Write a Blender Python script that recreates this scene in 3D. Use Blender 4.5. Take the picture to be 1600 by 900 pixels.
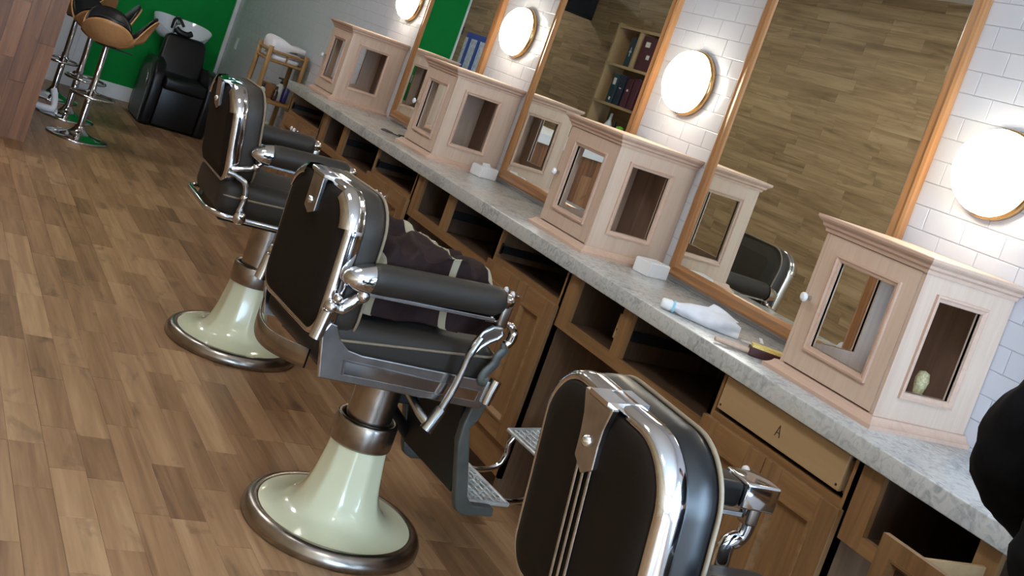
import bpy, bmesh, math, random
from mathutils import Vector, Matrix, noise
from math import sin, cos, pi, radians, sqrt, atan2

random.seed(7)
for o in list(bpy.data.objects): bpy.data.objects.remove(o)
SC = bpy.context.scene
COL = SC.collection

# ------------------------------------------------------------------ camera
FPX, CX, CY = 1773.3, 812.4, 232.4          # focal length and principal point in 1600x900 pixels
YAW, PITCH, ROLL = radians(29.757), radians(3.792), radians(-19.744)
fw = Vector((sin(YAW)*cos(PITCH), cos(YAW)*cos(PITCH), -sin(PITCH)))
r0 = Vector((cos(YAW), -sin(YAW), 0)); u0 = r0.cross(fw)
Rv = cos(ROLL)*r0 - sin(ROLL)*u0; Uv = sin(ROLL)*r0 + cos(ROLL)*u0
cd = bpy.data.cameras.new('camera'); cam = bpy.data.objects.new('camera', cd); COL.objects.link(cam)
cd.sensor_fit = 'HORIZONTAL'; cd.sensor_width = 36; cd.lens = FPX/1600*36
cd.shift_x = (800-CX)/1600; cd.shift_y = (CY-450)/1600; cd.clip_start = 0.05
CAMP = Vector((0, 0, 1.65))
cam.matrix_world = Matrix(((Rv.x, Uv.x, -fw.x, CAMP.x), (Rv.y, Uv.y, -fw.y, CAMP.y), (Rv.z, Uv.z, -fw.z, CAMP.z), (0, 0, 0, 1)))
SC.camera = cam
def project(p):
    d = Vector(p)-CAMP; k = d.dot(fw)
    return (CX+FPX*d.dot(Rv)/k, CY-FPX*d.dot(Uv)/k, k) if k > .05 else (1e6, 1e6, k)

# ------------------------------------------------------------------ world, daylight, exposure
W = bpy.data.worlds.new('sky'); SC.world = W; W.use_nodes = True
bg = W.node_tree.nodes['Background']; bg.inputs[0].default_value = (.52, .74, 1.0, 1); bg.inputs[1].default_value = 15.5
pl = bpy.data.lights.new('window_portal', 'AREA'); pl.shape = 'RECTANGLE'; pl.size = 3.5; pl.size_y = 2.45
pl.cycles.is_portal = True
po = bpy.data.objects.new('window_portal', pl); COL.objects.link(po); po.location = (1.0, -5.42, 1.6); po.rotation_euler = (radians(90), 0, 0)
pl2 = pl.copy(); pl2.size = 3.9; pl2.size_y = 2.45
po2 = bpy.data.objects.new('window_portal', pl2); COL.objects.link(po2); po2.location = (3.2, -2.25, 1.475); po2.rotation_euler = (radians(90), 0, radians(90))
SC.view_settings.view_transform = 'Standard'; SC.view_settings.look = 'None'
SC.view_settings.gamma = 1; SC.view_settings.use_curve_mapping = False; SC.view_settings.exposure = 0.52

# ------------------------------------------------------------------ helpers
def lin(c): return tuple(((v/255)/12.92 if v <= 10 else (((v/255)+.055)/1.055)**2.4) for v in c)+(1,)
MATS = {}
class NT:
    def __init__(s, name):
        s.m = bpy.data.materials.new(name); s.m.use_nodes = True; s.t = s.m.node_tree; s.b = s.t.nodes['Principled BSDF']; MATS[name] = s.m
    def n(s, t, **kw):
        x = s.t.nodes.new(t)
        for k, v in kw.items(): setattr(x, k, v)
        return x
    def l(s, a, b): s.t.links.new(a, b)
    def ramp(s, fac, stops):
        r = s.n('ShaderNodeValToRGB'); e = r.color_ramp.elements
        while len(e) < len(stops): e.new(.5)
        for i, (p, c) in enumerate(stops): e[i].position = p; e[i].color = c
        s.l(fac, r.inputs[0]); return r.outputs[0]
    def math(s, op, a, b=0.0):
        m = s.n('ShaderNodeMath', operation=op)
        for i, v in enumerate((a, b)):
            if isinstance(v, (int, float)): m.inputs[i].default_value = v
            else: s.l(v, m.inputs[i])
        return m.outputs[0]
    def bump(s, h, st=.2, d=.002):
        b = s.n('ShaderNodeBump'); b.inputs['Strength'].default_value = st; b.inputs['Distance'].default_value = d
        s.l(h, b.inputs['Height']); s.l(b.outputs[0], s.b.inputs['Normal'])
def plain(name, rgb, rough=.5, metal=0, spec=.5, var=.06, scale=40, coat=0, emit=None, est=0, trans=0, sheen=0, bump=0):
    N = NT(name); b = N.b; c = lin(rgb)
    tc = N.n('ShaderNodeTexCoord'); nz = N.n('ShaderNodeTexNoise'); nz.inputs['Scale'].default_value = scale
    N.l(tc.outputs['Object'], nz.inputs['Vector'])
    lo = tuple(max(0, v*(1-var)) for v in c[:3])+(1,); hi = tuple(min(1, v*(1+var)) for v in c[:3])+(1,)
    N.l(N.ramp(nz.outputs[0], [(.3, lo), (.7, hi)]), b.inputs['Base Color'])
    b.inputs['Roughness'].default_value = rough; b.inputs['Metallic'].default_value = metal
    b.inputs['Specular IOR Level'].default_value = spec; b.inputs['Coat Weight'].default_value = coat; b.inputs['Coat Roughness'].default_value = .06
    b.inputs['Transmission Weight'].default_value = trans; b.inputs['Sheen Weight'].default_value = sheen
    if emit: b.inputs['Emission Color'].default_value = lin(emit); b.inputs['Emission Strength'].default_value = est
    if bump: N.bump(nz.outputs[0], bump, .001)
    return N.m
def wood(name, cols, axis, rough=.45, scale=1.0, rnd=0.0, coat=0, coord='Object', knots=0.0, var=1.0, spec=.4):
    """cols: dark -> light colours; grain runs along axis."""
    N = NT(name); b = N.b; tc = N.n('ShaderNodeTexCoord')
    oi = N.n('ShaderNodeObjectInfo'); ge = N.n('ShaderNodeNewGeometry')
    rv = N.math('FRACT', N.math('ADD', oi.outputs['Random'], ge.outputs['Random Per Island']))
    vec = tc.outputs['Object'] if coord == 'Object' else ge.outputs['Position']
    mp = N.n('ShaderNodeMapping'); sc = [9*scale]*3; sc[axis] = .55*scale; mp.inputs['Scale'].default_value = sc
    N.l(vec, mp.inputs[0])
    cb = N.n('ShaderNodeCombineXYZ'); k = N.math('MULTIPLY', rv, 37.0); [N.l(k, cb.inputs[i]) for i in range(3)]
    ad = N.n('ShaderNodeVectorMath', operation='ADD'); N.l(mp.outputs[0], ad.inputs[0]); N.l(cb.outputs[0], ad.inputs[1])
    n1 = N.n('ShaderNodeTexNoise'); n1.inputs['Scale'].default_value = 1.3; n1.inputs['Detail'].default_value = 6; n1.inputs['Distortion'].default_value = 1.6
    N.l(ad.outputs[0], n1.inputs['Vector'])
    n2 = N.n('ShaderNodeTexNoise'); n2.inputs['Scale'].default_value = 9; n2.inputs['Detail'].default_value = 3; N.l(ad.outputs[0], n2.inputs['Vector'])
    g = N.math('ADD', N.math('MULTIPLY', n1.outputs[0], .75*var), N.math('MULTIPLY', n2.outputs[0], .25*var))
    g = N.math('ADD', g, .5*(1-var))
    if rnd: g = N.math('ADD', g, N.math('MULTIPLY', N.math('SUBTRACT', rv, .5), rnd))
    out = N.ramp(g, [(.25+.5*i/(len(cols)-1), lin(c)) for i, c in enumerate(cols)])
    if knots:
        mp2 = N.n('ShaderNodeMapping'); s2 = [13]*3; s2[axis] = 5; mp2.inputs['Scale'].default_value = s2; N.l(vec, mp2.inputs[0])
        ad2 = N.n('ShaderNodeVectorMath', operation='ADD'); N.l(mp2.outputs[0], ad2.inputs[0]); N.l(cb.outputs[0], ad2.inputs[1])
        vo = N.n('ShaderNodeTexNoise'); vo.inputs['Scale'].default_value = .8; vo.inputs['Detail'].default_value = 5; vo.inputs['Distortion'].default_value = .6; N.l(ad2.outputs[0], vo.inputs['Vector'])
        mx = N.n('ShaderNodeMix', data_type='RGBA'); mk = N.ramp(vo.outputs[0], [(.60, (0, 0, 0, 1)), (.76, (knots,)*3+(1,))])
        N.l(mk, mx.inputs[0]); N.l(out, mx.inputs[6]); mx.inputs[7].default_value = lin(tuple(v*.55 for v in cols[0])); out = mx.outputs[2]
    N.l(out, b.inputs['Base Color']); b.inputs['Roughness'].default_value = rough; b.inputs['Specular IOR Level'].default_value = spec
    b.inputs['Coat Weight'].default_value = coat; b.inputs['Coat Roughness'].default_value = .2
    N.bump(n2.outputs[0], .12, .0008)
    return N.m

class MB:
    """collects geometry for one mesh object"""
    def __init__(s): s.v = []; s.f = []; s.sm = []
    def add(s, vs, fs, smooth=False):
        o = len(s.v); s.v += [tuple(x) for x in vs]; s.f += [tuple(o+i for i in f) for f in fs]; s.sm += [smooth]*len(fs); return s
    def box(s, x0, x1, y0, y1, z0, z1):
        vs = [(x, y, z) for z in (z0, z1) for y in (y0, y1) for x in (x0, x1)]
        return s.add(vs, [(0, 2, 3, 1), (4, 5, 7, 6), (0, 1, 5, 4), (2, 6, 7, 3), (0, 4, 6, 2), (1, 3, 7, 5)])
    def tube(s, path, r, n=10, closed=False, cap=True, flat=1.0, up=None, smooth=True):
        P = [Vector(p) for p in path]; m = len(P); rs = r if isinstance(r, (list, tuple)) else [r]*m
        vs = []; prev = None
        for i in range(m):
            a = P[i-1] if (i > 0 or closed) else P[i]; b = P[(i+1) % m] if (i < m-1 or closed) else P[i]
            t = (b-a).normalized()
            if prev is None:
                h = Vector(up) if up else (Vector((0, 0, 1)) if abs(t.z) < .9 else Vector((1, 0, 0)))
            else: h = prev
            nx = (h-t*h.dot(t)).normalized(); prev = nx; ny = t.cross(nx)
            for j in range(n):
                q = 2*pi*j/n; vs.append(P[i]+(nx*cos(q)*flat+ny*sin(q))*rs[i])
        fs = []
        for i in range(m if closed else m-1):
            for j in range(n):
                a = i*n+j; b = i*n+(j+1) % n; c = ((i+1) % m)*n+(j+1) % n; d = ((i+1) % m)*n+j; fs.append((a, b, c, d))
        s.add(vs, fs, smooth)
        if cap and not closed:
            s.add(vs[:n], [tuple(range(n))[::-1]]); s.add(vs[-n:], [tuple(range(n))])
        return s
    def cyl(s, p0, p1, r0, r1=None, n=20): return s.tube([p0, p1], [r0, r0 if r1 is None else r1], n)
    def lathe(s, prof, n=32, c=(0, 0, 0), axis='z', mod=None, smooth=True, a0=0, a1=2*pi):
        vs = []; full = abs(a1-a0-2*pi) < 1e-6; cols = n if full else n+1
        for (r, h) in prof:
            for j in range(cols):
                q = a0+(a1-a0)*j/n; rr = r*(mod(q, h) if mod else 1)
                p = (rr*cos(q), rr*sin(q), h)
                if axis == 'x': p = (h, rr*cos(q), rr*sin(q))
                if axis == 'y': p = (rr*sin(q), h, rr*cos(q))
                vs.append((p[0]+c[0], p[1]+c[1], p[2]+c[2]))
        fs = []
        for i in range(len(prof)-1):
            for j in range(n):
                a = i*cols+j; b = i*cols+(j+1) % cols; fs.append((a, b, b+cols, a+cols))
        return s.add(vs, fs, smooth)
    def prism(s, poly, w0, w1, mp=None, smooth=False):
        mp = mp or (lambda u, v, w: (u, v, w)); n = len(poly)
        vs = [mp(u, v, w0) for u, v in poly]+[mp(u, v, w1) for u, v in poly]
        fs = [tuple(range(n))[::-1], tuple(range(n, 2*n))]; s.add(vs, fs)
        return s.add(vs, [(i, (i+1) % n, n+(i+1) % n, n+i) for i in range(n)], smooth)
    def sweep(s, loops, mp=None, closed_prof=True, smooth=True, closed_loop=True):
        """loops: list of equally long rings of (u,v,w)"""
        mp = mp or (lambda u, v, w: (u, v, w)); n = len(loops[0]); m = len(loops)
        vs = [mp(*p) for L in loops for p in L]; fs = []
        for i in range(m if closed_prof else m-1):
            for j in range(n if closed_loop else n-1):
                fs.append((i*n+j, i*n+(j+1) % n, ((i+1) % m)*n+(j+1) % n, ((i+1) % m)*n+j))
        return s.add(vs, fs, smooth)
    def ball(s, c, r, sc=(1, 1, 1), n=16, m=10):
        prof = [(max(1e-4, sin(pi*i/m)), -cos(pi*i/m)) for i in range(m+1)]
        vs = [(c[0]+r*sc[0]*p*cos(2*pi*j/n), c[1]+r*sc[1]*p*sin(2*pi*j/n), c[2]+r*sc[2]*h) for p, h in prof for j in range(n)]
        return s.add(vs, [(i*n+j, i*n+(j+1) % n, (i+1)*n+(j+1) % n, (i+1)*n+j) for i in range(m) for j in range(n)], True)
    def grid(s, f, nu, nv, smooth=True):
        vs = [f(i/nu, j/nv) for i in range(nu+1) for j in range(nv+1)]; w = nv+1
        return s.add(vs, [(i*w+j, i*w+j+1, (i+1)*w+j+1, (i+1)*w+j) for i in range(nu) for j in range(nv)], smooth)
    def mesh(s, name, bevel=0, seg=2, weld=False):
        me = bpy.data.meshes.new(name); me.from_pydata(s.v, [], s.f)
        for p, k in zip(me.polygons, s.sm): p.use_smooth = k
        bm = bmesh.new(); bm.from_mesh(me)
        if weld or bevel: bmesh.ops.remove_doubles(bm, verts=bm.verts, dist=1e-5)
        bmesh.ops.recalc_face_normals(bm, faces=bm.faces)
        if bevel:
            ed = [e for e in bm.edges if len(e.link_faces) == 2 and e.calc_face_angle(0) > .5]
            bmesh.ops.bevel(bm, geom=ed, offset=bevel, segments=seg, profile=.5, affect='EDGES', clamp_overlap=True)
            if seg > 2:
                for f in bm.faces: f.smooth = True
        bm.to_mesh(me); bm.free()
        return me
def link(name, me, mat=None, parent=None, loc=None, rz=0):
    o = bpy.data.objects.new(name, me); COL.objects.link(o)
    if mat and me and not me.materials: me.materials.append(MATS[mat])
    if parent: o.parent = parent
    if loc: o.location = loc
    if rz: o.rotation_euler = (0, 0, rz)
    return o
def part(name, mb, mat, parent, bevel=0, seg=2, label=None, weld=False):
    o = link(name, mb.mesh(name, bevel, seg, weld), mat, parent)
    if label: o['label'] = label
    return o
def tag(o, label, cat, group=None):
    o['label'] = label; o['category'] = cat
    if group: o['group'] = group
    return o
def thing(name, label, cat, loc=(0, 0, 0), rz=0, group=None):
    return tag(link(name, None, None, None, loc, rz), label, cat, group)
def struct(name, mb, mat, label=None, parent=None, bevel=0):
    o = part(name, mb, mat, parent, bevel)
    if not parent: o['kind'] = 'structure'
    if label: o['label'] = label
    return o
def rrect(hw, v0, v1, rt, rb, off=0, n=8):
    """rounded rectangle outline, inset by off; equal point count for every inset"""
    pts = []
    for cx, cy, r, a in ((hw-rt, v1-rt, rt, 0), (-hw+rt, v1-rt, rt, pi/2), (-hw+rb, v0+rb, rb, pi), (hw-rb, v0+rb, rb, 1.5*pi)):
        for i in range(n+1):
            q = a+pi/2*i/n; pts.append((cx+(r-off)*cos(q), cy+(r-off)*sin(q)))
    return pts
def smooth_path(pts, k=6):
    """Catmull-Rom through points"""
    P = [Vector(p) for p in pts]; out = []
    for i in range(len(P)-1):
        a = P[max(0, i-1)]; b = P[i]; c = P[i+1]; d = P[min(len(P)-1, i+2)]
        for j in range(k):
            t = j/k; out.append(.5*((2*b)+(c-a)*t+(2*a-5*b+4*c-d)*t*t+(3*b-a-3*c+d)*t**3))
    out.append(P[-1]); return out

# ------------------------------------------------------------------ materials
wood('floor_wood', [(104, 76, 52), (136, 103, 73), (158, 124, 91), (178, 146, 110)], 1, rough=.4, rnd=.26, coord='Pos', knots=.7, var=.9)
wood('wall_wood', [(106, 84, 58), (142, 117, 84), (168, 142, 106), (186, 160, 124)], 1, rough=.5, rnd=.14, scale=.8, coord='Pos', knots=.35, var=1.0)
wood('bar_wood', [(88, 58, 38), (122, 82, 54), (146, 102, 70), (164, 122, 88)], 2, rough=.45, rnd=.25, coord='Pos', knots=.8, var=.8)
wood('oak_v', [(98, 70, 43), (128, 95, 61), (148, 114, 76)], 2, rough=.42, var=.8, scale=1.6, rnd=.1)
wood('oak_h', [(98, 70, 43), (130, 96, 61), (150, 115, 77)], 1, rough=.42, var=.8, scale=1.6, rnd=.1)
wood('oak_frame', [(126, 86, 54), (160, 114, 74), (182, 136, 92)], 2, rough=.3, var=.8, scale=2.0, rnd=.1, coat=.3)
wood('oak_frame_h', [(126, 86, 54), (160, 114, 74), (182, 136, 92)], 1, rough=.3, var=.8, scale=2.0, rnd=.1, coat=.3)
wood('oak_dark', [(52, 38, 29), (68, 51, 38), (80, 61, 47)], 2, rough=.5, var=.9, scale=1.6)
wood('raw_wood', [(178, 152, 134), (196, 172, 154), (208, 188, 170)], 2, rough=.55, var=.6, scale=2.2, rnd=.12)
wood('raw_wood_h', [(178, 148, 130), (194, 164, 146), (206, 178, 158)], 1, rough=.5, var=.6, scale=2.2, rnd=.12)
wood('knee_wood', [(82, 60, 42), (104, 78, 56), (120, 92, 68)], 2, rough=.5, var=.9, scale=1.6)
wood('case_back', [(108, 86, 72), (130, 106, 92), (146, 122, 108)], 2, rough=.6, var=.7, scale=1.5)
wood('drawer_wood', [(146, 118, 84), (164, 136, 100), (176, 150, 114)], 1, rough=.45, var=.5, scale=1.5)
wood('bamboo', [(120, 88, 50), (160, 124, 78), (184, 148, 98)], 2, rough=.4, var=.8, scale=2)
wood('bentwood', [(172, 122, 74), (198, 148, 98), (212, 164, 112)], 2, rough=.3, var=.6, scale=2.5)
plain('chrome', (205, 205, 208), .09, 1, var=.03, scale=6)
plain('chrome_worn', (176, 178, 182), .24, 1, var=.2, scale=18)
plain('steel_dark', (158, 150, 142), .27, 1, var=.25, scale=14)
plain('iron_paint', (84, 87, 84), .45, .3, var=.15, scale=20)
plain('iron_black', (20, 20, 21), .5, .2, var=.2)
plain('aluminium', (206, 210, 212), .35, .6, var=.15, scale=30)
plain('cream_enamel', (214, 216, 186), .22, 0, var=.03, scale=8, coat=.6)
plain('vinyl', (44, 40, 36), .5, 0, spec=.35, var=.12, scale=260, bump=.15)
plain('vinyl_back', (27, 22, 18), .7, 0, spec=.15, var=.15, scale=300, bump=.15)
plain('piping', (122, 110, 92), .55, var=.08)
plain('leather_black', (14, 14, 16), .33, 0, spec=.45, var=.15, scale=120)
plain('porcelain', (226, 230, 236), .12, 0, var=.02, coat=.5)
plain('tile', (204, 208, 220), .14, 0, var=.02, scale=4, spec=.5)
plain('grout', (190, 192, 198), .8, 0, var=.05)
plain('paint_white', (222, 224, 226), .45, 0, var=.03, scale=10)
plain('ceiling_paint', (226, 224, 220), .8, 0, var=.03)
plain('green_paint', (4, 132, 54), .75, 0, spec=.2, var=.05, scale=6)
plain('plaster', (206, 206, 204), .7, 0, var=.04)
plain('white_plastic', (230, 232, 236), .35, 0, var=.02)
plain('towel_white', (232, 232, 236), .9, 0, var=.06, scale=200, sheen=.3, bump=.3)
plain('black_plastic', (16, 16, 18), .4, 0, var=.1)
plain('black_cloth', (10, 10, 14), .95, 0, spec=.15, var=.25, scale=90, bump=.2)
plain('denim', (16, 19, 34), .9, 0, spec=.15, var=.25, scale=200, bump=.2)
plain('skin', (196, 150, 124), .5, 0, var=.05)
plain('hair', (40, 28, 20), .6, 0, var=.3, scale=80)
plain('lamp_glass', (255, 250, 238), .3, 0, var=0, emit=(255, 242, 214), est=13)
plain('lamp_ring', (196, 160, 110), .2, 1, var=.08)
plain('panel_light', (255, 255, 255), .5, 0, var=0, emit=(255, 252, 248), est=16.5)
plain('blue_glass', (26, 24, 96), .15, 0, var=.05, coat=.5)
plain('brown_glass', (50, 30, 18), .15, 0, var=.1, coat=.5)
plain('clear_plastic', (206, 212, 214), .2, 0, var=.04)
plain('cardboard', (142, 104, 66), .8, 0, var=.08)
plain('maroon', (62, 22, 28), .5, 0, var=.1)
plain('bristle', (226, 204, 120), .8, 0, var=.2, scale=300)
plain('brush_hair', (196, 190, 150), .9, 0, var=.3, scale=160)
plain('green_label', (96, 150, 70), .5, 0, var=.5, scale=18)
plain('mint_plastic', (206, 220, 196), .4, 0, var=.12, scale=30)
plain('book_teal', (24, 50, 62), .5, 0, var=.1); plain('book_navy', (22, 28, 48), .5, 0, var=.1)
plain('book_wine', (72, 26, 38), .5, 0, var=.1); plain('label_white', (210, 206, 196), .6, 0, var=.1)
plain('green_bottle', (110, 180, 50), .3, 0, var=.1); plain('blue_print', (30, 70, 170), .4, 0, var=.15)
plain('pale_print', (190, 204, 220), .35, 0, var=.25, scale=20); plain('cyan_band', (150, 206, 226), .7, 0, var=.1)
plain('screen_black', (26, 28, 32), .18, 0, var=.1); plain('ink', (40, 26, 18), .8, 0, var=0)
plain('tarp_white', (214, 218, 228), .75, 0, var=.04)
N = NT('mirror'); N.b.inputs['Metallic'].default_value = 1; N.b.inputs['Roughness'].default_value = .0
tc = N.n('ShaderNodeTexCoord'); nz = N.n('ShaderNodeTexNoise'); nz.inputs['Scale'].default_value = 3; N.l(tc.outputs['Object'], nz.inputs['Vector'])
N.l(N.ramp(nz.outputs[0], [(.3, (.85, .87, .82, 1)), (.7, (.86, .88, .83, 1))]), N.b.inputs['Base Color'])
# grey mottled laminate
N = NT('laminate'); tc = N.n('ShaderNodeTexCoord')
n1 = N.n('ShaderNodeTexNoise'); n1.inputs['Scale'].default_value = 34; n1.inputs['Detail'].default_value = 6; n1.inputs['Distortion'].default_value = 1.6
n2 = N.n('ShaderNodeTexNoise'); n2.inputs['Scale'].default_value = 4.5; n2.inputs['Detail'].default_value = 4; n2.inputs['Distortion'].default_value = .8
N.l(tc.outputs['Object'], n1.inputs['Vector']); N.l(tc.outputs['Object'], n2.inputs['Vector'])
g = N.math('ADD', N.math('MULTIPLY', n1.outputs[0], .6), N.math('MULTIPLY', n2.outputs[0], .4))
N.l(N.ramp(g, [(.34, lin((140, 143, 144))), (.46, lin((170, 172, 172))), (.56, lin((190, 191, 190))), (.7, lin((180, 175, 166)))]), N.b.inputs['Base Color'])
N.b.inputs['Roughness'].default_value = .2
# striped barber cape
N = NT('cape_cloth'); tc = N.n('ShaderNodeTexCoord'); uvm = N.n('ShaderNodeAttribute', attribute_name='stripe')
st = N.ramp(uvm.outputs['Fac'], [(0, (0, 0, 0, 1)), (.49, (0, 0, 0, 1)), (.51, (1, 1, 1, 1)), (1, (1, 1, 1, 1))])
nz = N.n('ShaderNodeTexNoise'); nz.inputs['Scale'].default_value = 30; N.l(tc.outputs['Object'], nz.inputs['Vector'])
mx = N.n('ShaderNodeMix', data_type='RGBA'); N.l(st, mx.inputs[0])
N.l(N.ramp(nz.outputs[0], [(.3, lin((30, 18, 18))), (.7, lin((40, 25, 24)))]), mx.inputs[6]); mx.inputs[7].default_value = lin((148, 139, 118))
N.l(mx.outputs[2], N.b.inputs['Base Color']); N.b.inputs['Roughness'].default_value = .75; N.b.inputs['Specular IOR Level'].default_value = .2

# ------------------------------------------------------------------ the room
XW, YF, XL, ZT, YN, YB = 3.014, 11.8, -1.0, 3.3, -5.5, 15.0
struct('floor', MB().box(XL-.1, XW+.2, YN-.2, YB+.1, -.12, -.006), 'oak_dark', 'wooden strip floor')
floor = bpy.data.objects['floor']
struct('ceiling', MB().box(XL-.1, XW+.2, YN-.2, YB+.1, ZT, ZT+.12), 'ceiling_paint')
wr = struct('wall_right', MB().box(XW+.0035, XW+.16, -.3, YF+.1, 0, ZT).box(XW+.0035, XW+.16, YN, -4.2, 0, ZT).box(XW+.0035, XW+.16, -4.2, -.3, 0, .25).box(XW+.0035, XW+.16, -4.2, -.3, 2.7, ZT), 'grout', 'white tiled wall behind the mirrors')
wl = struct('wall_left', MB().box(XL-.14, XL-.004, YN, YB, 0, ZT), 'oak_dark', 'wall clad in wood strips')
wf = struct('wall_far', MB().box(.5, XW+.01, YF, YF+.12, 0, ZT), 'green_paint', 'green painted end wall')
struct('wall_back', MB().box(XL-.1, XW+.2, YB, YB+.12, 0, ZT), 'plaster')
struct('wall_rear', MB().box(XW, XW+.12, YF+.12, YB, 0, ZT), 'plaster')
wn = MB().box(XL-.14, -.75, YN-.12, YN, 0, ZT).box(2.75, XW+.16, YN-.12, YN, 0, ZT).box(-.75, 2.75, YN-.12, YN, 0, .37).box(-.75, 2.75, YN-.12, YN, 2.83, ZT)
struct('wall_near', wn, 'plaster')
w1 = MB()
for x in (-.75, .4, 1.55, 2.69): w1.box(x, x+.06, YN-.09, YN-.03, .37, 2.83)
w1.box(-.75, 2.75, YN-.09, YN-.03, .37, .43).box(-.75, 2.75, YN-.09, YN-.03, 2.77, 2.83)
struct('window_1', w1, 'paint_white', 'shop front window frame')
w2 = MB()
for y in (-4.2, -2.9, -1.6, -.36): w2.box(XW+.05, XW+.11, y, y+.06, .25, 2.7)
w2.box(XW+.05, XW+.11, -4.2, -.3, .25, .31).box(XW+.05, XW+.11, -4.2, -.3, 2.64, 2.7)
struct('window_2', w2, 'paint_white', 'shop window frame in the right wall')
# white corner trims, skirting
struct('trim_1', MB().box(XW-.035, XW+.002, YF-.03, YF+.001, 0, ZT), 'paint_white', 'white corner strip between the green and the tiled wall')
struct('trim_2', MB().box(.485, .51, YF-.012, YF+.14, 0, ZT), 'paint_white', 'white edge strip of the green wall')
bb = MB().box(1.74, XW-.03, YF-.018, YF+.001, 0, .125).box(1.74, XW-.03, YF-.012, YF+.001, .125, .145)
struct('baseboard_far', bb, 'paint_white', 'white skirting board under the green wall')
d1 = struct('door_1', MB().box(1.03, 1.70, YF-.03, YF+.002, 0, 2.05), 'paint_white', 'white panelled door in the green wall')
for z0, z1 in ((.2, .85), (1.05, 1.9)):
    for x0, x1 in ((1.09, 1.33), (1.40, 1.64)): part('door_panel', MB().box(x0, x1, YF-.042, YF-.028, z0, z1), 'paint_white', d1, .006)
part('door_casing', MB().box(.97, 1.03, YF-.04, YF+.002, 0, 2.12).box(1.70, 1.76, YF-.04, YF+.002, 0, 2.12).box(1.03, 1.70, YF-.04, YF+.002, 2.05, 2.12), 'paint_white', d1)
k = MB().cyl((1.07, YF-.03, 1.0), (1.07, YF-.07, 1.0), .012).ball((1.07, YF-.085, 1.0), .028); part('door_knob', k, 'chrome', d1)

def field(parent, base, cells, mesh_for, mat, key, nmax=300, rest='plank_rest', sub=0):
    """cells: list of (loc, shape key); the ones showing largest become parts, the rest one stuff part"""
    cells = sorted(cells, key=lambda c: key(c[0]))
    meshes = {}
    for i, (loc, sh) in enumerate(cells[:nmax]):
        if sh not in meshes:
            meshes[sh] = mesh_for(sh).mesh(base, sub)
        link(base, meshes[sh], mat, parent, loc)
    mb = MB()
    for loc, sh in cells[nmax:]:
        q = mesh_for(sh); mb.add([(v[0]+loc[0], v[1]+loc[1], v[2]+loc[2]) for v in q.v], q.f)
    if mb.v:
        o = link(rest, mb.mesh(rest), mat, parent); o['kind'] = 'stuff'
def seen_key(p, mirror=False):
    x, y, k = project(p if not mirror else (2*2.99-p[0], p[1], p[2]))
    inside = -40 < x < 1640 and -40 < y < 940 and k > .2
    return (0 if inside else 1, k)
# floor strips along Y
PW = .1135
def slab_z(sh):
    L, = sh; e = .0012; t = .006; w = PW-.0008
    v = [(0, 0, -t), (w, 0, -t), (w, L, -t), (0, L, -t), (0, 0, -.0006), (w, 0, -.0006), (w, L, -.0006), (0, L, -.0006), (e, e, 0), (w-e, e, 0), (w-e, L-e, 0), (e, L-e, 0)]
    m = MB(); m.add(v, [(0, 1, 5, 4), (1, 2, 6, 5), (2, 3, 7, 6), (3, 0, 4, 7), (4, 5, 9, 8), (5, 6, 10, 9), (6, 7, 11, 10), (7, 4, 8, 11), (8, 9, 10, 11)]); return m
rng = random.Random(11)
cells = []; x = 1.018-PW*18
while x < XW-.02:
    y = YN-.1+rng.random()*.5
    while y < YB:
        L = rng.choice((.30, .36, .42, .50, .62)); cells.append(((x, y, 0), (L-.0008,))); y += L
    x += PW
field(floor, 'floor_strip', cells, slab_z, 'floor_wood', lambda p: seen_key((p[0]+.05, p[1]+.2, 0)), rest='floor_strips_beyond')
# left wall strips, seen in the mirrors
def slab_x(sh):
    L, = sh; m = slab_z((L,)); m.v = [(v[2], v[1], v[0]) for v in m.v]; return m
cells = []; z = .02
while z < ZT-.05:
    y = YN+rng.random()*.6
    while y < YB-.1:
        L = rng.choice((.42, .55, .7, .9)); cells.append(((XL, y, z), (L-.0008,))); y += L
    z += PW
field(wl, 'wall_strip', cells, slab_x, 'wall_wood', lambda p: seen_key((XL, p[1]+.3, p[2]+.05), True), rest='wall_strips_beyond')
# tiles on the right wall
TL, TH = .1555, .0788
def tile_x(sh):
    e = .0022; L = TL-.0018; h = TH-.0018
    v = [(.0035, 0, 0), (.0035, L, 0), (.0035, L, h), (.0035, 0, h), (.0012, 0, 0), (.0012, L, 0), (.0012, L, h), (.0012, 0, h), (0, e, e), (0, L-e, e), (0, L-e, h-e), (0, e, h-e)]
    m = MB(); m.add(v, [(0, 1, 5, 4), (1, 2, 6, 5), (2, 3, 7, 6), (3, 0, 4, 7), (4, 5, 9, 8), (5, 6, 10, 9), (6, 7, 11, 10), (7, 4, 8, 11), (8, 9, 10, 11)]); return m
MIR = [(2.645, 3.712), (4.302, 5.352), (5.982, 7.04)]
cells = []
for r in range(-29, 13):
    z0 = 2.305+r*TH
    if z0 < 0 or z0+TH > ZT: continue
    off = 2.429+(TL/2 if (r % 2 == (-9) % 2) is False else 0)
    for c in range(-16, 61):
        y0 = off+c*TL
        if y0+TL > YF-.03: continue
        if y0 < 7.5 and z0 < .95: continue
        cells.append(((XW, y0, z0), ('t',)))
def tkey(p):
    q = (p[0], p[1]+TL/2, p[2]+TH/2); a, k = seen_key(q)
    for m0, m1 in MIR:
        if m0 < q[1] < m1 and q[2] > 1.06: a = 1
    if q[2] < 1.04 and q[1] < 7.6: a = 1
    return (a, k)
field(wr, 'tile', cells, tile_x, 'tile', tkey, rest='tiles_beyond')

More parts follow.
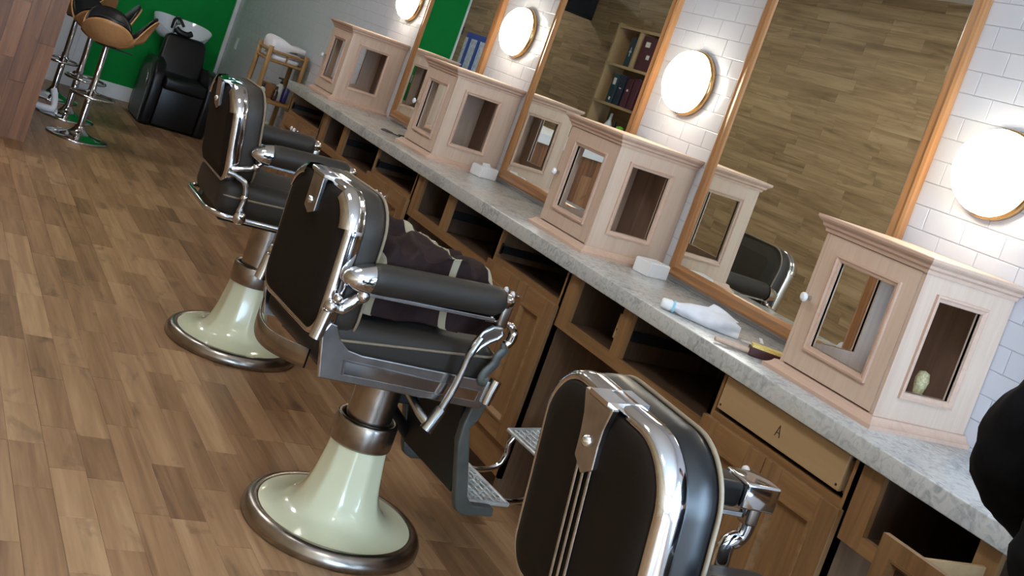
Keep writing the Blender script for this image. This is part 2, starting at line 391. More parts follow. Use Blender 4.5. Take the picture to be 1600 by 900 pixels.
# ------------------------------------------------------------------ countertop and base units
ZC = 1.035; XFR = 2.49
ct = tag(part('countertop', MB().box(2.458, XW-.001, .2, 7.68, .976, ZC), 'laminate', None, .004, 3), 'long grey mottled laminate countertop running below the mirrors', 'countertop')

def knob(parent, c, d=(-1, 0, 0), r=.016):
    d = Vector(d); c = Vector(c); m = MB().tube([c, c+d*.012, c+d*.02], [.009, .006, .008], 12)
    part('knob', m, 'chrome', parent)
    m = MB().tube([c+d*.018, c+d*.024, c+d*.030, c+d*.034], [.008, r, r*.95, r*.5], 16)
    kn = part('knob_face', m, 'white_plastic', parent, label='round white knob face')
def panel_door(parent, x, y0, y1, z0, z1, knob_y, handle=True):
    d = link('door', None, None, parent)
    fwid = .075; t = .02
    P = lambda a, b: [(a[0], a[1]), (b[0], a[1]), (b[0], b[1]), (a[0], b[1])]
    for (a, b, c, e) in ((y0, y0+fwid, z0, z1), (y1-fwid, y1, z0, z1)): part('door_stile', MB().box(x-t, x, a, b, c, e), 'oak_v', d, .002)
    for (c, e) in ((z0, z0+fwid), (z1-fwid, z1)): part('door_rail', MB().box(x-t, x, y0+fwid, y1-fwid, c, e), 'oak_h', d, .002)
    a0, a1, b0, b1 = y0+fwid, y1-fwid, z0+fwid, z1-fwid
    L = [[(y, z, x-.008-h) for (y, z) in ((a0+i, b0+i), (a1-i, b0+i), (a1-i, b1-i), (a0+i, b1-i))] for i, h in ((-.004, .012), (-.004, .019), (.004, .019), (.014, .006), (.018, .002), (.018, 0))]
    m = MB().sweep(L, lambda u, v, w: (w, u, v), smooth=False); part('door_moulding', m, 'oak_h', d)
    part('door_panel', MB().box(x-.010, x-.002, a0, a1, b0, b1), 'oak_v', d)
    if handle: knob(d, (x-t, knob_y, z1-.062))
    return d
def base_cabinet(y0, y1, label, drawer=False):
    t = thing('base_cabinet', label, 'cabinet', (0, 0, 0), 0, 'base cabinets under the countertop')
    xb = XW-.02
    part('side_panel', MB().box(XFR, xb, y0, y0+.018, .0, .976), 'knee_wood', t); part('side_panel', MB().box(XFR, xb, y1-.018, y1, .0, .976), 'knee_wood', t)
    part('cabinet_body', MB().box(xb-.012, xb, y0+.018, y1-.018, .10, .97).box(XFR+.05, xb-.012, y0+.018, y1-.018, .10, .118), 'oak_dark', t)
    part('drawer_floor', MB().box(XFR+.02, xb-.012, y0+.018, y1-.018, .825, .838), 'oak_dark', t)
    part('toe_kick', MB().box(XFR+.05, XFR+.062, y0+.018, y1-.018, 0, .10), 'oak_dark', t)
    part('frame_stile', MB().box(XFR, XFR+.02, y0, y0+.03, .10, .976), 'oak_v', t); part('frame_stile', MB().box(XFR, XFR+.02, y1-.03, y1, .10, .976), 'oak_v', t)
    part('frame_rail', MB().box(XFR, XFR+.02, y0+.03, y1-.03, .80, .848), 'oak_h', t); part('frame_rail', MB().box(XFR, XFR+.02, y0+.03, y1-.03, .10, .24), 'oak_h', t)
    ym = (y0+y1)/2
    panel_door(t, XFR, y0+.008, ym-.002, .225, .828, ym-.03); panel_door(t, XFR, ym+.002, y1-.008, .225, .828, ym+.03)
    for yy in (y0+.03, y1-.042):
        part('drawer_slide', MB().box(XFR+.012, XFR+.40, yy, yy+.012, .868, .90).box(XFR+.01, XFR+.02, yy, yy+.012, .862, .912), 'steel_dark' if yy < ym else 'black_plastic', t)
    if drawer:
        d = link('drawer', None, None, t)
        part('drawer_front', MB().box(XFR-.004, XFR+.012, y0+.05, y1-.038, .862, .968), 'drawer_wood', d, .002, label='bare drawer box front')
        m = MB().box(XFR+.012, XFR+.40, y0+.05, y0+.062, .866, .955).box(XFR+.012, XFR+.40, y1-.05, y1-.038, .866, .955).box(XFR+.012, XFR+.40, y0+.062, y1-.05, .866, .874)
        part('drawer_box', m, 'drawer_wood', d)
        m = MB(); yA, zA = 2.352, .910
        for a, b in (((-.010, -.017), (0, .017)), ((.010, -.017), (0, .017)), ((-.0062, -.005), (.0062, -.005))):
            m.tube([(XFR-.0045, yA-a[0], zA+a[1]), (XFR-.0045, yA-b[0], zA+b[1])], .0013, 6)
        part('letter', m, 'ink', d, label='handwritten letter A')
        for yy in (y0+.062, y1-.05): part('screw_hole', MB().cyl((XFR-.0052, yy, .876), (XFR-.003, yy, .876), .004, n=10), 'ink', d)
    return t
base_cabinet(2.03, 2.665, 'oak base cabinet with a bare drawer marked A, nearest the camera', True)
base_cabinet(3.635, 4.27, 'oak base cabinet with empty drawer slot, right of the striped cape')
base_cabinet(5.235, 5.87, 'oak base cabinet with empty drawer slot below the second display case')
base_cabinet(6.85, 7.485+.1, 'oak base cabinet with empty drawer slot at the far end of the countertop')
def cubby(y0, y1, label, slide=True, pulled=False):
    """open shelves and knee space between two base cabinets, near end y0, far end y1"""
    t = thing('open_cubby', label, 'cubby shelf', (0, 0, 0), 0, 'open cubbies between the base cabinets')
    xb = XW-.02; s1 = y1-.075; d1 = y1-.388; d0 = y1-.452
    part('cubby_stile', MB().box(XFR, XFR+.02, s1, y1, .755, .976), 'oak_v', t)
    part('cubby_rail', MB().box(XFR, XFR+.02, y0, s1, .755, .797), 'oak_h', t)
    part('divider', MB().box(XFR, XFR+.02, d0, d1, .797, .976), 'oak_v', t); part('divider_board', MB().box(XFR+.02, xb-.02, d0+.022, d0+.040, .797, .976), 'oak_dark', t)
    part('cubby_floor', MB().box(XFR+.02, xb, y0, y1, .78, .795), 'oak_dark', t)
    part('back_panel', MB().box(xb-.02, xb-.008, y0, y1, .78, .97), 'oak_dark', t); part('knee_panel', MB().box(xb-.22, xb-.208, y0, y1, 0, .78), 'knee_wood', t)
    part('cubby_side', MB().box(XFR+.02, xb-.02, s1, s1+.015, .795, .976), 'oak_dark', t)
    if slide:
        part('drawer_slide', MB().box(XFR+.015, XFR+.43, d0+.002, d0+.020, .868, .905), 'black_plastic', t, .002)
        part('drawer_slide', MB().box(XFR+.015, XFR+.43, y0, y0+.014, .868, .905), 'black_plastic', t, .002)
    if pulled:
        d = link('drawer', None, None, t); a0, a1 = y1-.94, y1-.352; x0 = 2.20
        m = MB()
        fwid = .048
        L = [[(y, z, h) for (y, z) in ((a0+i, .79+i), (a1-i, .79+i), (a1-i, .937-i), (a0+i, .937-i))] for i, h in ((0, .02), (0, 0), (fwid, 0), (fwid, .02))]
        part('drawer_front', MB().sweep(L, lambda u, v, w: (x0+w, u, v), smooth=False), 'oak_v', d)
        L = [[(y, z, h) for (y, z) in ((a0+i, .79+i), (a1-i, .79+i), (a1-i, .937-i), (a0+i, .937-i))] for i, h in ((fwid-.006, .004), (fwid-.006, -.006), (fwid, -.006), (fwid+.01, .008), (fwid+.01, .012))]
        part('drawer_moulding', MB().sweep(L, lambda u, v, w: (x0+w, u, v), smooth=False), 'oak_h', d)
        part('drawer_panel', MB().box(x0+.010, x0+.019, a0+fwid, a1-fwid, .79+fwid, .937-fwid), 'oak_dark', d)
        m = MB().box(x0+.02, x0+.46, a1-.075, a1-.062, .80, .918).box(x0+.02, x0+.46, a0+.062, a0+.075, .80, .918).box(x0+.02, x0+.46, a0+.075, a1-.075, .80, .812).box(x0+.448, x0+.46, a0+.075, a1-.075, .812, .918).box(x0+.02, x0+.032, a0+.075, a1-.075, .812, .918)
        part('drawer_box', m, 'drawer_wood', d, .0015)
    return t
cubby(1.05, 2.03, 'open cubby with a pulled-out oak drawer beside the person in black', False, True)
cubby(2.665, 3.635, 'open cubby holding a small wooden block, behind the nearest barber chair')
cubby(4.27, 5.235, 'open cubby behind the middle barber chair and its striped cape')
cubby(5.87, 6.85, 'open cubby behind the arms of the far barber chair')
t = thing('wooden_block', 'small notched wooden block inside a cubby below the countertop', 'wooden block', (2.56, 3.262, .797))
part('block_body', MB().box(-.03, .05, 0, .05, .04, .135).box(-.005, .05, 0, .05, 0, .04), 'drawer_wood', t, .002)
part('block_hole', MB().cyl((-.031, .02, .075), (-.029, .02, .075), .009), 'iron_black', t); part('block_hole', MB().cyl((-.031, .036, .075), (-.029, .036, .075), .006), 'iron_black', t)

# ------------------------------------------------------------------ mirrors and wall lamps
def mirror(y0, y1, label):
    z0, z1 = 1.058, 2.66; fwid = .058; xb = XW-.001
    t = thing('wall_mirror', label, 'mirror', (0, 0, 0), 0, 'oak framed wall mirrors')
    prof = ((0, 0), (0, .028), (.010, .033), (.022, .030), (.040, .034), (.052, .026), (fwid, .018), (fwid, 0))
    for a, b, c, e, mat in (((y0, z0), (y1, z0), (1, 0), (0, 1), 'oak_frame_h'), ((y1, z0), (y1, z1), (0, 1), (-1, 0), 'oak_frame'), ((y1, z1), (y0, z1), (-1, 0), (0, -1), 'oak_frame_h'), ((y0, z1), (y0, z0), (0, -1), (1, 0), 'oak_frame')):
        A = [(xb-h, a[0]+c[0]*o+e[0]*o, a[1]+c[1]*o+e[1]*o) for o, h in prof]; B = [(xb-h, b[0]-c[0]*o+e[0]*o, b[1]-c[1]*o+e[1]*o) for o, h in prof]
        n = len(prof); m = MB(); m.add(A+B, [(i, (i+1) % n, n+(i+1) % n, n+i) for i in range(n)]+[tuple(range(n)), tuple(range(n, 2*n))[::-1]]); part('frame_side', m, mat, t)
    g = fwid-.006
    part('mirror_glass', MB().box(xb-.020, xb-.012, y0+g, y1-g, z0+g, z1-g), 'mirror', t)
    # bevelled edge of the glass
    e = fwid
    return t
mirror(2.645, 3.712, 'large oak framed wall mirror between the two nearest wall lamps, showing a grey chair back')
mirror(4.302, 5.352, 'oak framed wall mirror reflecting the shelf of boxes and bottles')
mirror(5.982, 7.04, 'oak framed wall mirror farthest away, reflecting the green wall')
def lamp(y, label):
    t = thing('wall_lamp', label, 'lamp', (XW-.0005, y, 1.842), 0, 'round wall lamps')
    m = MB().lathe([(.02, 0), (.140, 0), (.147, -.006), (.147, -.024), (.142, -.032), (.136, -.031)], 48, axis='x'); part('lamp_ring', m, 'lamp_ring', t)
    m = MB().lathe([(.139, -.028), (.138, -.050), (.127, -.076), (.102, -.097), (.062, -.111), (.0005, -.116)], 40, axis='x'); part('lamp_glass', m, 'lamp_glass', t)
lamp(2.372, 'lit round wall lamp with brass rim, cut by the right edge of the picture')
lamp(4.02, 'lit round wall lamp with brass rim between the large mirror and the shelf mirror')
lamp(5.675, 'lit round wall lamp with brass rim right of the farthest mirror')
lamp(7.325, 'lit round wall lamp with brass rim above the farthest display case')
# ceiling lights
for i, (x, y) in enumerate(((.6, -2.2), (.6, .6), (.6, 3.4), (.6, 6.2), (.6, 9.0), (.2, 13.2))):
    t = thing('ceiling_light', ('first', 'second', 'third', 'fourth', 'fifth', 'last')[i]+' square white ceiling light panel counted from the shop front window', 'ceiling light', (x, y, ZT), 0, 'ceiling light panels')
    part('light_frame', MB().box(-.32, .32, -.32, -.30, -.03, 0).box(-.32, .32, .30, .32, -.03, 0).box(-.32, -.30, -.30, .30, -.03, 0).box(.30, .32, -.30, .30, -.03, 0), 'paint_white', t)
    part('diffuser', MB().box(-.30, .30, -.30, .30, -.025, -.002), 'panel_light', t)

# ------------------------------------------------------------------ display cases on the counter
def display_case(y0, label):
    t = thing('display_case', label, 'display case', (2.607, y0, ZC), 0, 'wooden display cases on the countertop')
    Wd, D, H = .405, .405, .475          # width along the wall, depth, body height; local x 0 = door face
    def wrap(prof, name, mat):
        L = [[(D, -o, z), (-o, -o, z), (-o, Wd+o, z), (D, Wd+o, z)] for o, z in prof]
        m = MB().sweep(L, smooth=False, closed_loop=False)
        n = len(prof); m.add([L[i][0] for i in range(n)], [tuple(range(n))]); m.add([L[i][3] for i in range(n)], [tuple(range(n))[::-1]])
        part(name, m, mat, t)
    wrap(((-.02, 0), (.034, 0), (.034, .012), (.028, .014), (.022, .018), (.016, .024), (.012, .032), (-.02, .032)), 'base_moulding', 'raw_wood_h')
    wrap(((-.02, H-.012), (.006, H-.012), (.008, H-.002), (.016, H+.004), (.018, H+.012), (.028, H+.020), (.032, H+.026), (.032, H+.034), (-.02, H+.034)), 'crown_moulding', 'raw_wood_h')
    part('case_top', MB().box(-.015, D, -.015, Wd+.015, H+.026, H+.035), 'raw_wood', t)
    part('case_floor', MB().box(.02, D, .018, Wd-.018, .032, .048), 'raw_wood', t)
    part('back_panel', MB().box(D-.010, D-.001, .018, Wd-.018, .048, H), 'case_back', t)
    def ringp(a0, a1, b0, b1, c0, c1, e0, e1, w0, w1, mp):
        o = ((a0, b0), (a1, b0), (a1, b1), (a0, b1)); i = ((c0, e0), (c1, e0), (c1, e1), (c0, e1))
        return MB().sweep([[(u, v, w) for u, v in q] for q, w in ((o, w0), (o, w1), (i, w1), (i, w0))], mp, smooth=False)
    def mould(c0, c1, e0, e1, mp, s=1):
        L = [[(u, v, w*s) for u, v in ((c0-k, e0-k), (c1+k, e0-k), (c1+k, e1+k), (c0-k, e1+k))] for k, w in ((.020, 0), (.020, .009), (.014, .010), (.009, .006), (.002, .004), (0, -.004), (0, -.012))]
        return MB().sweep(L, mp, closed_prof=False, smooth=False)
    for nm, yy, s in (('near', 0, -1), ('far', Wd, 1)):
        mp = (lambda u, v, w, yy=yy, s=s: (u, yy+s*w, v))
        sp = part('side_panel', ringp(.004, D-.001, .032, H, .090, .282, .118, .394, 0, -.018, mp), 'raw_wood', t)
        part('window_moulding', mould(.090, .282, .118, .394, mp), 'raw_wood_h', sp)
    mp = lambda u, v, w: (-w, u, v)
    part('door_post', MB().box(.001, .02, -.0005, .012, .032, H), 'raw_wood', t); part('door_post', MB().box(.001, .02, Wd-.012, Wd+.0005, .032, H), 'raw_wood', t)
    d = part('door', ringp(.014, Wd-.014, .037, H-.014, .086, Wd-.096, .120, .390, 0, -.018, mp), 'raw_wood', t)
    part('door_moulding', mould(.086, Wd-.096, .120, .390, mp), 'raw_wood_h', d)
    knob(d, (0, .378, .250), r=.015)
    return t
display_case(2.163, 'wooden display case nearest the camera, with a shaving brush inside')
display_case(3.79, 'wooden display case with a white box at its foot, left of the large mirror')
display_case(5.44, 'wooden display case in front of the farthest mirror, black cord at its left')
display_case(7.17, 'wooden display case at the far end of the counter')

# things in the cases and on the counter
t = thing('shaving_brush', 'shaving brush with black handle standing in the nearest display case', 'brush', (2.905, 2.285, ZC+.048))
part('handle', MB().lathe([(.0005, 0), (.022, 0), (.024, .01), (.016, .03), (.014, .04)], 20), 'black_plastic', t)
part('bristles', MB().lathe([(.013, .038), (.016, .055), (.022, .09), (.016, .115), (.0005, .12)], 20), 'brush_hair', t)
t = thing('hand_brush', 'pale brush lying beside the shaving brush in the nearest display case', 'brush', (2.82, 2.30, ZC+.048), .4)
part('brush_back', MB().box(-.05, .05, -.018, .018, .022, .034), 'oak_h', t, .004)
part('bristles', MB().box(-.047, .047, -.015, .015, 0, .022), 'brush_hair', t)
t = thing('hair_clipper', 'black hair clipper lying in the farthest display case', 'clipper', (2.72, 7.27, ZC+.048), .3)
part('clipper_body', MB().tube(smooth_path([(-.07, 0, .025), (-.02, 0, .028), (.04, 0, .026), (.075, 0, .022)]), [.018]*6+[.022]*6+[.02]*6+[.017], 14), 'black_plastic', t)
part('clipper_blade', MB().box(.075, .095, -.018, .018, .012, .03), 'chrome', t)
def white_box(x, y, rz, label, lid=True):
    t = thing('paper_box', label, 'box', (x, y, ZC), rz, 'small white boxes on the countertop')
    part('box_body', MB().box(-.06, .06, -.045, .045, 0, .058), 'white_plastic', t, .003)
    part('box_lid', MB().box(-.057, .057, -.042, .042, .058, .061), 'white_plastic', t, .001)
    if lid: part('paper_strip', MB().add([(-.02, .0, .061), (.03, -.01, .061), (.032, .012, .076), (-.016, .016, .073)], [(0, 1, 2, 3)]).add([(-.02, .0008, .061), (.03, -.0092, .061), (.032, .0128, .0755), (-.016, .0168, .0725)], [(3, 2, 1, 0)]), 'white_plastic', t)
white_box(2.90, 5.355, .25, 'small white box with a loose paper strip, below the shelf mirror')
white_box(2.875, 3.675, .18, 'small closed white box at the foot of the large mirror', False)
t = thing('power_cord', 'thin black cord with plug on the counter left of a display case', 'cord', (2.66, 6.12, ZC))
part('cable', MB().tube(smooth_path([(.12, -.14, .006), (.10, -.06, .03), (.06, -.02, .005), (0, .02, .005), (-.05, .07, .005), (-.02, .10, .008), (.02, .06, .005)]), .0035, 8), 'black_plastic', t)
part('plug', MB().box(.02, .06, -.05, -.02, .001, .018), 'black_plastic', t, .004)
# bottle wrapped in a cloth
t = thing('wrapped_bottle', 'bottle with pale blue neck band wrapped in a white cloth, lying on the counter', 'bottle', (2.50, 3.06, ZC), radians(-38))
A = [(.0, 0, .022), (.02, 0, .022), (.035, 0, .022)]
part('cap', MB().tube([(-.012, 0, .022), (-.008, 0, .022), (.02, 0, .022), (.03, 0, .02)], [.012, .018, .02, .016], 16), 'white_plastic', t)
part('neck_band', MB().tube([(.029, 0, .022), (.038, 0, .022)], [.0205, .021], 16), 'cyan_band', t)
def wrapf(u, v):
    x = .035+.235*u; q = v*2*pi; R = (.019+.03*sin(min(1, u*1.15)*pi*.62)**1.1)*(1-.55*max(0, u-.72)/.28)
    f = 1+.22*sin(q*3+u*9)*u+.18*noise.noise(Vector((u*5, cos(q)*1.5, sin(q)*1.5)))
    z = R*f*sin(q)*(.8+.2*u); y = R*f*cos(q)*(1+.35*u)
    return (x, y+.02*sin(u*4)*u, max(.001, .026+z-.010*u))
part('cloth_wrap', MB().grid(wrapf, 40, 40), 'tarp_white', t)
def flap(u, v): return (.13+.10*u+.03*v, -.01-.01*u+.03*v, .05+.028*v*(1-.9*u)+.003*sin(u*5))
m = MB().grid(flap, 10, 8); m.add([(x, y+.002, z-.002) for x, y, z in m.v[:]], [f[::-1] for f in m.f[:]], True); part('cloth_corner', m, 'tarp_white', t)
t = thing('neck_duster', 'wooden handled brush with maroon block and yellow bristles beside the nearest case', 'brush', (2.515, 2.735, ZC), radians(-32))
part('handle', MB().tube(smooth_path([(-.03, 0, .012), (.0, 0, .013), (.05, 0, .012), (.10, 0, .012)]), [.005]+[.011]*5+[.013]*7+[.012]*6, 12, flat=.8), 'raw_wood', t)
part('brush_block', MB().box(.085, .20, -.022, .022, .002, .030), 'maroon', t, .002)
part('bristles', MB().box(.09, .198, -.018, .020, .030, .040), 'bristle', t)
t = thing('paper_scrap', 'thin white paper strip lying behind the wooden brush', 'paper', (2.86, 2.93, ZC), .9)
part('sheet', MB().box(-.05, .05, -.006, .006, .0005, .0025), 'white_plastic', t)
# spatula tip near the wrapped bottle
t = thing('comb', 'small white plastic comb beside the end of the wrapped bottle', 'comb', (2.70, 2.86, ZC), radians(-20))
m = MB().box(0, .08, 0, .008, .001, .004)
for i in range(16): m.box(.004+i*.0048, .0066+i*.0048, -.014, 0, .001, .003)
part('comb_body', m, 'white_plastic', t)

# ------------------------------------------------------------------ barber chairs
def barber_chair(label, loc, rz, style, dz=0.0, tilt=.06, hw=.25, back_a=-.40, zb=.70, zt=1.15):
    """style 'plate': chrome side panels, lever and footrest; 'rail': chrome rod round the seat; 'strip': three strips on the back"""
    t = thing('barber_chair', label, 'barber chair', (loc[0], loc[1], 0), radians(rz), 'vintage barber chairs')
    # pedestal
    part('base_ring', MB().lathe([(.262, .05), (.270, .054), (.284, .052), (.298, .042), (.307, .024), (.307, .006), (.300, 0), (.26, 0)], 72), 'steel_dark', t, label='dull chrome base ring')
    def facet(q, h):
        k = min(1, max(0, (h-.06)/.10)); s = 2*pi/10; w = (q+.2) % s-s/2
        return 1+k*(cos(s/2)/cos(w)-1)*1.0+k*.02
    prof = [(.268, .050), (.25, .0505), (.215, .054), (.185, .062), (.163, .075), (.146, .094), (.133, .120), (.123, .152), (.115, .19), (.108, .235), (.102, .275), (.098, .312)]
    part('pedestal', MB().lathe(prof, 80, mod=facet), 'cream_enamel', t, label='cream enamelled flared pedestal')
    part('collar', MB().lathe([(.096, .306), (.104, .308), (.106, .315), (.106, .385), (.102, .396), (.094, .398), (.084, .392), (.082, .37)], 48), 'steel_dark', t)
    part('piston', MB().lathe([(.078, .36), (.078, .60+dz)], 40), 'steel_dark', t)
    part('pump_block', MB().box(-.02, .17, -.07, .09, .53+dz, .61+dz).box(.03, .15, -.04, .05, .47+dz, .54+dz), 'iron_black', t, .008)
    part('seat_frame', MB().box(-.31, .20, -.215, .215, .585+dz, .63+dz), 'iron_black', t, .006)
    # seat
    sc = MB().box(-.385 if style != 'rail' else -.345, .245, -.245, .245, .615+dz, .775+dz)
    o = part('seat_cushion', sc, 'vinyl', t, .055, 6)
    if style != 'rail': pz = [(-.33, .715), (.215, .745)]
    else: pz = [(-.30, .70), (.215, .715)]
    R = rrect(.246, -.375 if style != 'rail' else -.335, .246, .05, .05, 0, 6)
    part('seat_piping', MB().tube([(v, u, pz[0][1]+dz+(v+.33)/.55*(pz[1][1]-pz[0][1])) for u, v in R], .0045, 8, closed=True), 'piping', t)
    part('seat_crown', MB().grid(lambda u, v: (-.34+.56*u, -.215+.43*v, .762+dz+.028*(sin(pi*u)*sin(pi*v))**.6), 16, 14), 'vinyl', t)
    # back: local frame (u lateral, v up, w forward)
    c, s = cos(tilt), sin(tilt)
    def bm(u, v, w): return (back_a-s*v+c*w, u, zb+dz+c*v+s*w)
    h = (zt-zb)
    out = lambda off: rrect(hw, 0, h, .125, .085, off, 10)
    prof = ((.030, .030), (.004, .028), (0, .020), (-.002, 0), (0, -.020), (.005, -.028), (.014, -.031), (.020, -.028), (.022, 0))
    part('back_frame', MB().sweep([[(u, v, w) for u, v in out(o_)] for o_, w in prof], bm), 'chrome', t, label='polished chrome rim round the backrest')
    m = MB().sweep([[(u, v, w) for u, v in out(o_)] for o_, w in ((.016, 0), (.016, -.026), (.024, -.034), (.045, -.040), (.072, -.0445))], bm, closed_prof=False)
    m.add([bm(u, v, -.0445) for u, v in out(.072)], [tuple(range(44))]); part('back_panel', m, 'vinyl_back', t, label='dark panel on the rear of the backrest', weld=True)
    # broad chrome shoulder over the top corners
    def shoulder(k, e):
        P_ = out(0)[k:k+8]; n_ = len(P_); L = []
        for off, w in ((-.003, .016), (-.005, -.004), (-.002, -.030), (.010, -.040), (.030, -.046), (.036, -.043)):
            Q = out(off)[k:k+8]; Q2 = out(.006)[k:k+8]; L.append([((q[0]*sw+q2[0]*(1-sw)), (q[1]*sw+q2[1]*(1-sw)), w*sw-.02*(1-sw)) for i_, (q, q2) in enumerate(zip(Q, Q2)) for sw in [1 if e == 0 else min(1, (i_+1)/3 if e < 0 else (n_-i_)/3)]])
        part('corner_cap', MB().sweep(L, bm, closed_loop=False), 'chrome', t)
    if style != 'strip': shoulder(2, 0); shoulder(13, 0)
    cp = ((.012, .02), (.006, .045), (.006, .075), (.016, .098), (.04, .112), (.075, .120))
    m = MB().sweep([[(u, v, w) for u, v in out(o_-.006)] for o_, w in cp], bm, closed_prof=False)
    n = len(out(0)); vs = [bm(u, v, .124) for u, v in out(.085)]; m.sweep([[(u, v, w) for u, v in out(o_)] for o_, w in ((.069, .120), (.078, .123), (.082, .124))], bm, closed_prof=False)
    m.add([bm(u, v, .124) for u, v in out(.082)], [tuple(range(n))]); part('back_cushion', m, 'vinyl' if style != 'strip' else 'leather_black', t, weld=True)
    part('back_piping', MB().tube([bm(u, v, .098) for u, v in out(.005)], .005, 8, closed=True), 'piping', t)
    # strap plate and slot at the top of the back
    pw = .042 if style != 'strip' else .036
    top = h-.004
    pl_ = [(-pw-.02, top), (pw+.02, top), (pw+.004, top-.045), (pw, top-.08), (pw, top-.128), (0, top-.150), (-pw, top-.128), (-pw, top-.08), (-pw-.004, top-.045)]
    if style != 'strip': pl_ = [(-pw, top), (pw, top), (pw, top-.112), (0, top-.128), (-pw, top-.112)]
    part('back_plate', MB().prism(pl_, -.056, -.040, bm), 'chrome_worn', t, .003, label='chrome strap plate on the backrest')
    part('bolt', MB().tube([bm(0, top-.085, -.054), bm(0, top-.085, -.064), bm(0, top-.085, -.068)], [.012, .011, .004], 14), 'chrome', t)
    m = MB().sweep([[(u, v, w) for u, w in ((-pw, -.056), (pw, -.056), (pw, .034), (-pw, .034))] for v in (h-.010, h+.002)]+[[(u, v, w) for u, w in ((-.03, -.014), (.03, -.014), (.03, .014), (-.03, .014))] for v in (h+.002, h-.006)], bm, smooth=False)
    hs = part('headrest_socket', m, 'chrome', t)
    part('socket_slot', MB().prism([(-.028, h-.002), (.028, h-.002), (.028, h-.0005), (-.028, h-.0005)], -.012, .012, bm), 'iron_black', hs)
    if style == 'strip':
        for u in (-.024, 0, .024):
            part('trim_strip', MB().tube([bm(u, top-.128, -.049), bm(u, .06, -.047)], .0042, 8, flat=.8), 'chrome_worn', t)
    # arms
    for sd in (-1, 1):
        b = .272*sd; r = .047; ab = -.322 if style != 'rail' else -.205
        if style == 'strip':
            part('arm_pad', MB().box(-.33, .105, b-.045, b+.045, .90+dz, .965+dz), 'leather_black', t, .018, 4)
            part('arm_cap', MB().box(.105, .205, b-.047, b+.047, .905+dz, .968+dz), 'chrome', t, .006, 3)
        else:
            def pad(u, v):
                a = ab+(.16-ab)*u; q = 2*pi*v; e = min(1, sqrt(max(0, 1-(2*abs(u-.5))**14)))*.25+.75
                return (a, b+r*e*cos(q)*.92, .926+dz+.012*u+r*e*sin(q)*1.02)
            part('arm_pad', MB().grid(pad, 24, 20).add([pad(0, j/20) for j in range(20)], [tuple(range(20))]).add([pad(1, j/20) for j in range(20)], [tuple(range(20))[::-1]]), 'vinyl', t, weld=True)
            def cap(u, v):
                q = 2*pi*v; k = sqrt(max(0, 1-(u)**2.4)); return (ab+.007-.085*u, b+(r+.003)*k*cos(q)*.9, .922+dz-.008*u+(r+.002)*k*sin(q)*(.95-.2*u))
            part('arm_cap', MB().grid(cap, 12, 20), 'chrome', t, weld=True)
            def cap2(u, v):
                q = 2*pi*v; k = sqrt(max(0, 1-(u)**3)); return (.155+.045*u, b+(r-.012)*k*cos(q), .945+dz+(r-.020)*k*sin(q))
            part('arm_cap', MB().grid(cap2, 10, 18), 'chrome', t, weld=True)
        part('arm_rail', MB().box(ab-.008, .15, b-.012, b+.012, .872+dz, .884+dz), 'chrome_worn', t, .002)
        part('arm_post', MB().box(.160, .198, b-.02, b+.02, .855+dz, .935+dz), 'steel_dark', t, .008, 3)
        if style == 'plate':
            part('arm_curl', MB().tube(smooth_path([(.12, b, .872), (.18, b, .872), (.222, b, .866), (.242, b, .846), (.240, b, .815), (.226, b, .80)]), [.006]*6+[.01]*6+[.014]*6+[.017]*6+[.016]*6+[.012], 12), 'chrome', t)
            W_ = smooth_path([(.226, b, .81), (.232, b, .785), (.216, b, .76), (.214, b, .735), (.190, b, .70), (.188, b, .675), (.208, b, .672)])
            part('arm_bracket', MB().tube(W_, [.018]*len(W_), 8, flat=.45, up=(0, 1, 0)), 'iron_paint', t)
            part('corner_post', MB().tube([(.232, b, .60), (.236, b, .64), (.244, b, .682)], [.018, .019, .02], 14), 'chrome', t)
            # side plate with a sunk slot
            poly = [(-.402, .735), (-.366, .60), (.222, .576), (.246, .672), (-.25, .688), (-.30, .697), (-.335, .722), (-.362, .765), (-.386, .77)]
            mp = lambda u, v, w, sd=sd: (u, sd*(.262+w), v)
            sp = part('side_plate', MB().prism(poly, -.012, .008, mp), 'chrome_worn', t, .004, label='worn chrome side panel')
            slot = [(-.292, .622), (.190, .602), (.196, .636), (-.300, .662)]
            cxs = sum(p[0] for p in slot)/4; czs = sum(p[1] for p in slot)/4
            L = [[(cxs+(u-cxs)*k, czs+(v-czs)*kk, w) for u, v in slot] for k, kk, w in ((1.03, 1.22, .0085), (1.025, 1.18, .0125), (1.0, 1.0, .0125), (.995, .96, .009))]
            part('slot_rim', MB().sweep(L, mp, closed_prof=False, smooth=False), 'chrome_worn', sp)
            part('slot_panel', MB().prism(slot, .008, .0095, mp), 'chrome', sp)
            part('back_hinge', MB().tube([(-.415, b*.96, .715), (-.405, b*.96, .80)], .02, 14).ball((-.40, b*.96, .815), .022), 'chrome', t)
            part('arm_hinge', MB().tube(smooth_path([(-.405, b*.97, .82), (-.37, b*.97, .815), (-.338, b*.97, .845), (-.312, b*.98, .872)]), [.016]*6+[.02]*6+[.019]*6+[.016], 12).ball((-.318, b, .868), .022).ball((-.392, b, .846), .015), 'chrome', t)
        elif style == 'rail':
            bb_ = b*.97
            part('wishbone', MB().tube(smooth_path([(-.345, bb_, .805+dz), (-.31, bb_*1.02, .80+dz), (-.262, bb_*1.03, .775+dz), (-.243, bb_*1.03, .72+dz), (-.245, bb_*1.03, .66+dz), (-.24, bb_*1.03, .625+dz)]), [.011]*8+[.013]*8+[.015]*8+[.019]*7, 12), 'chrome_worn', t)
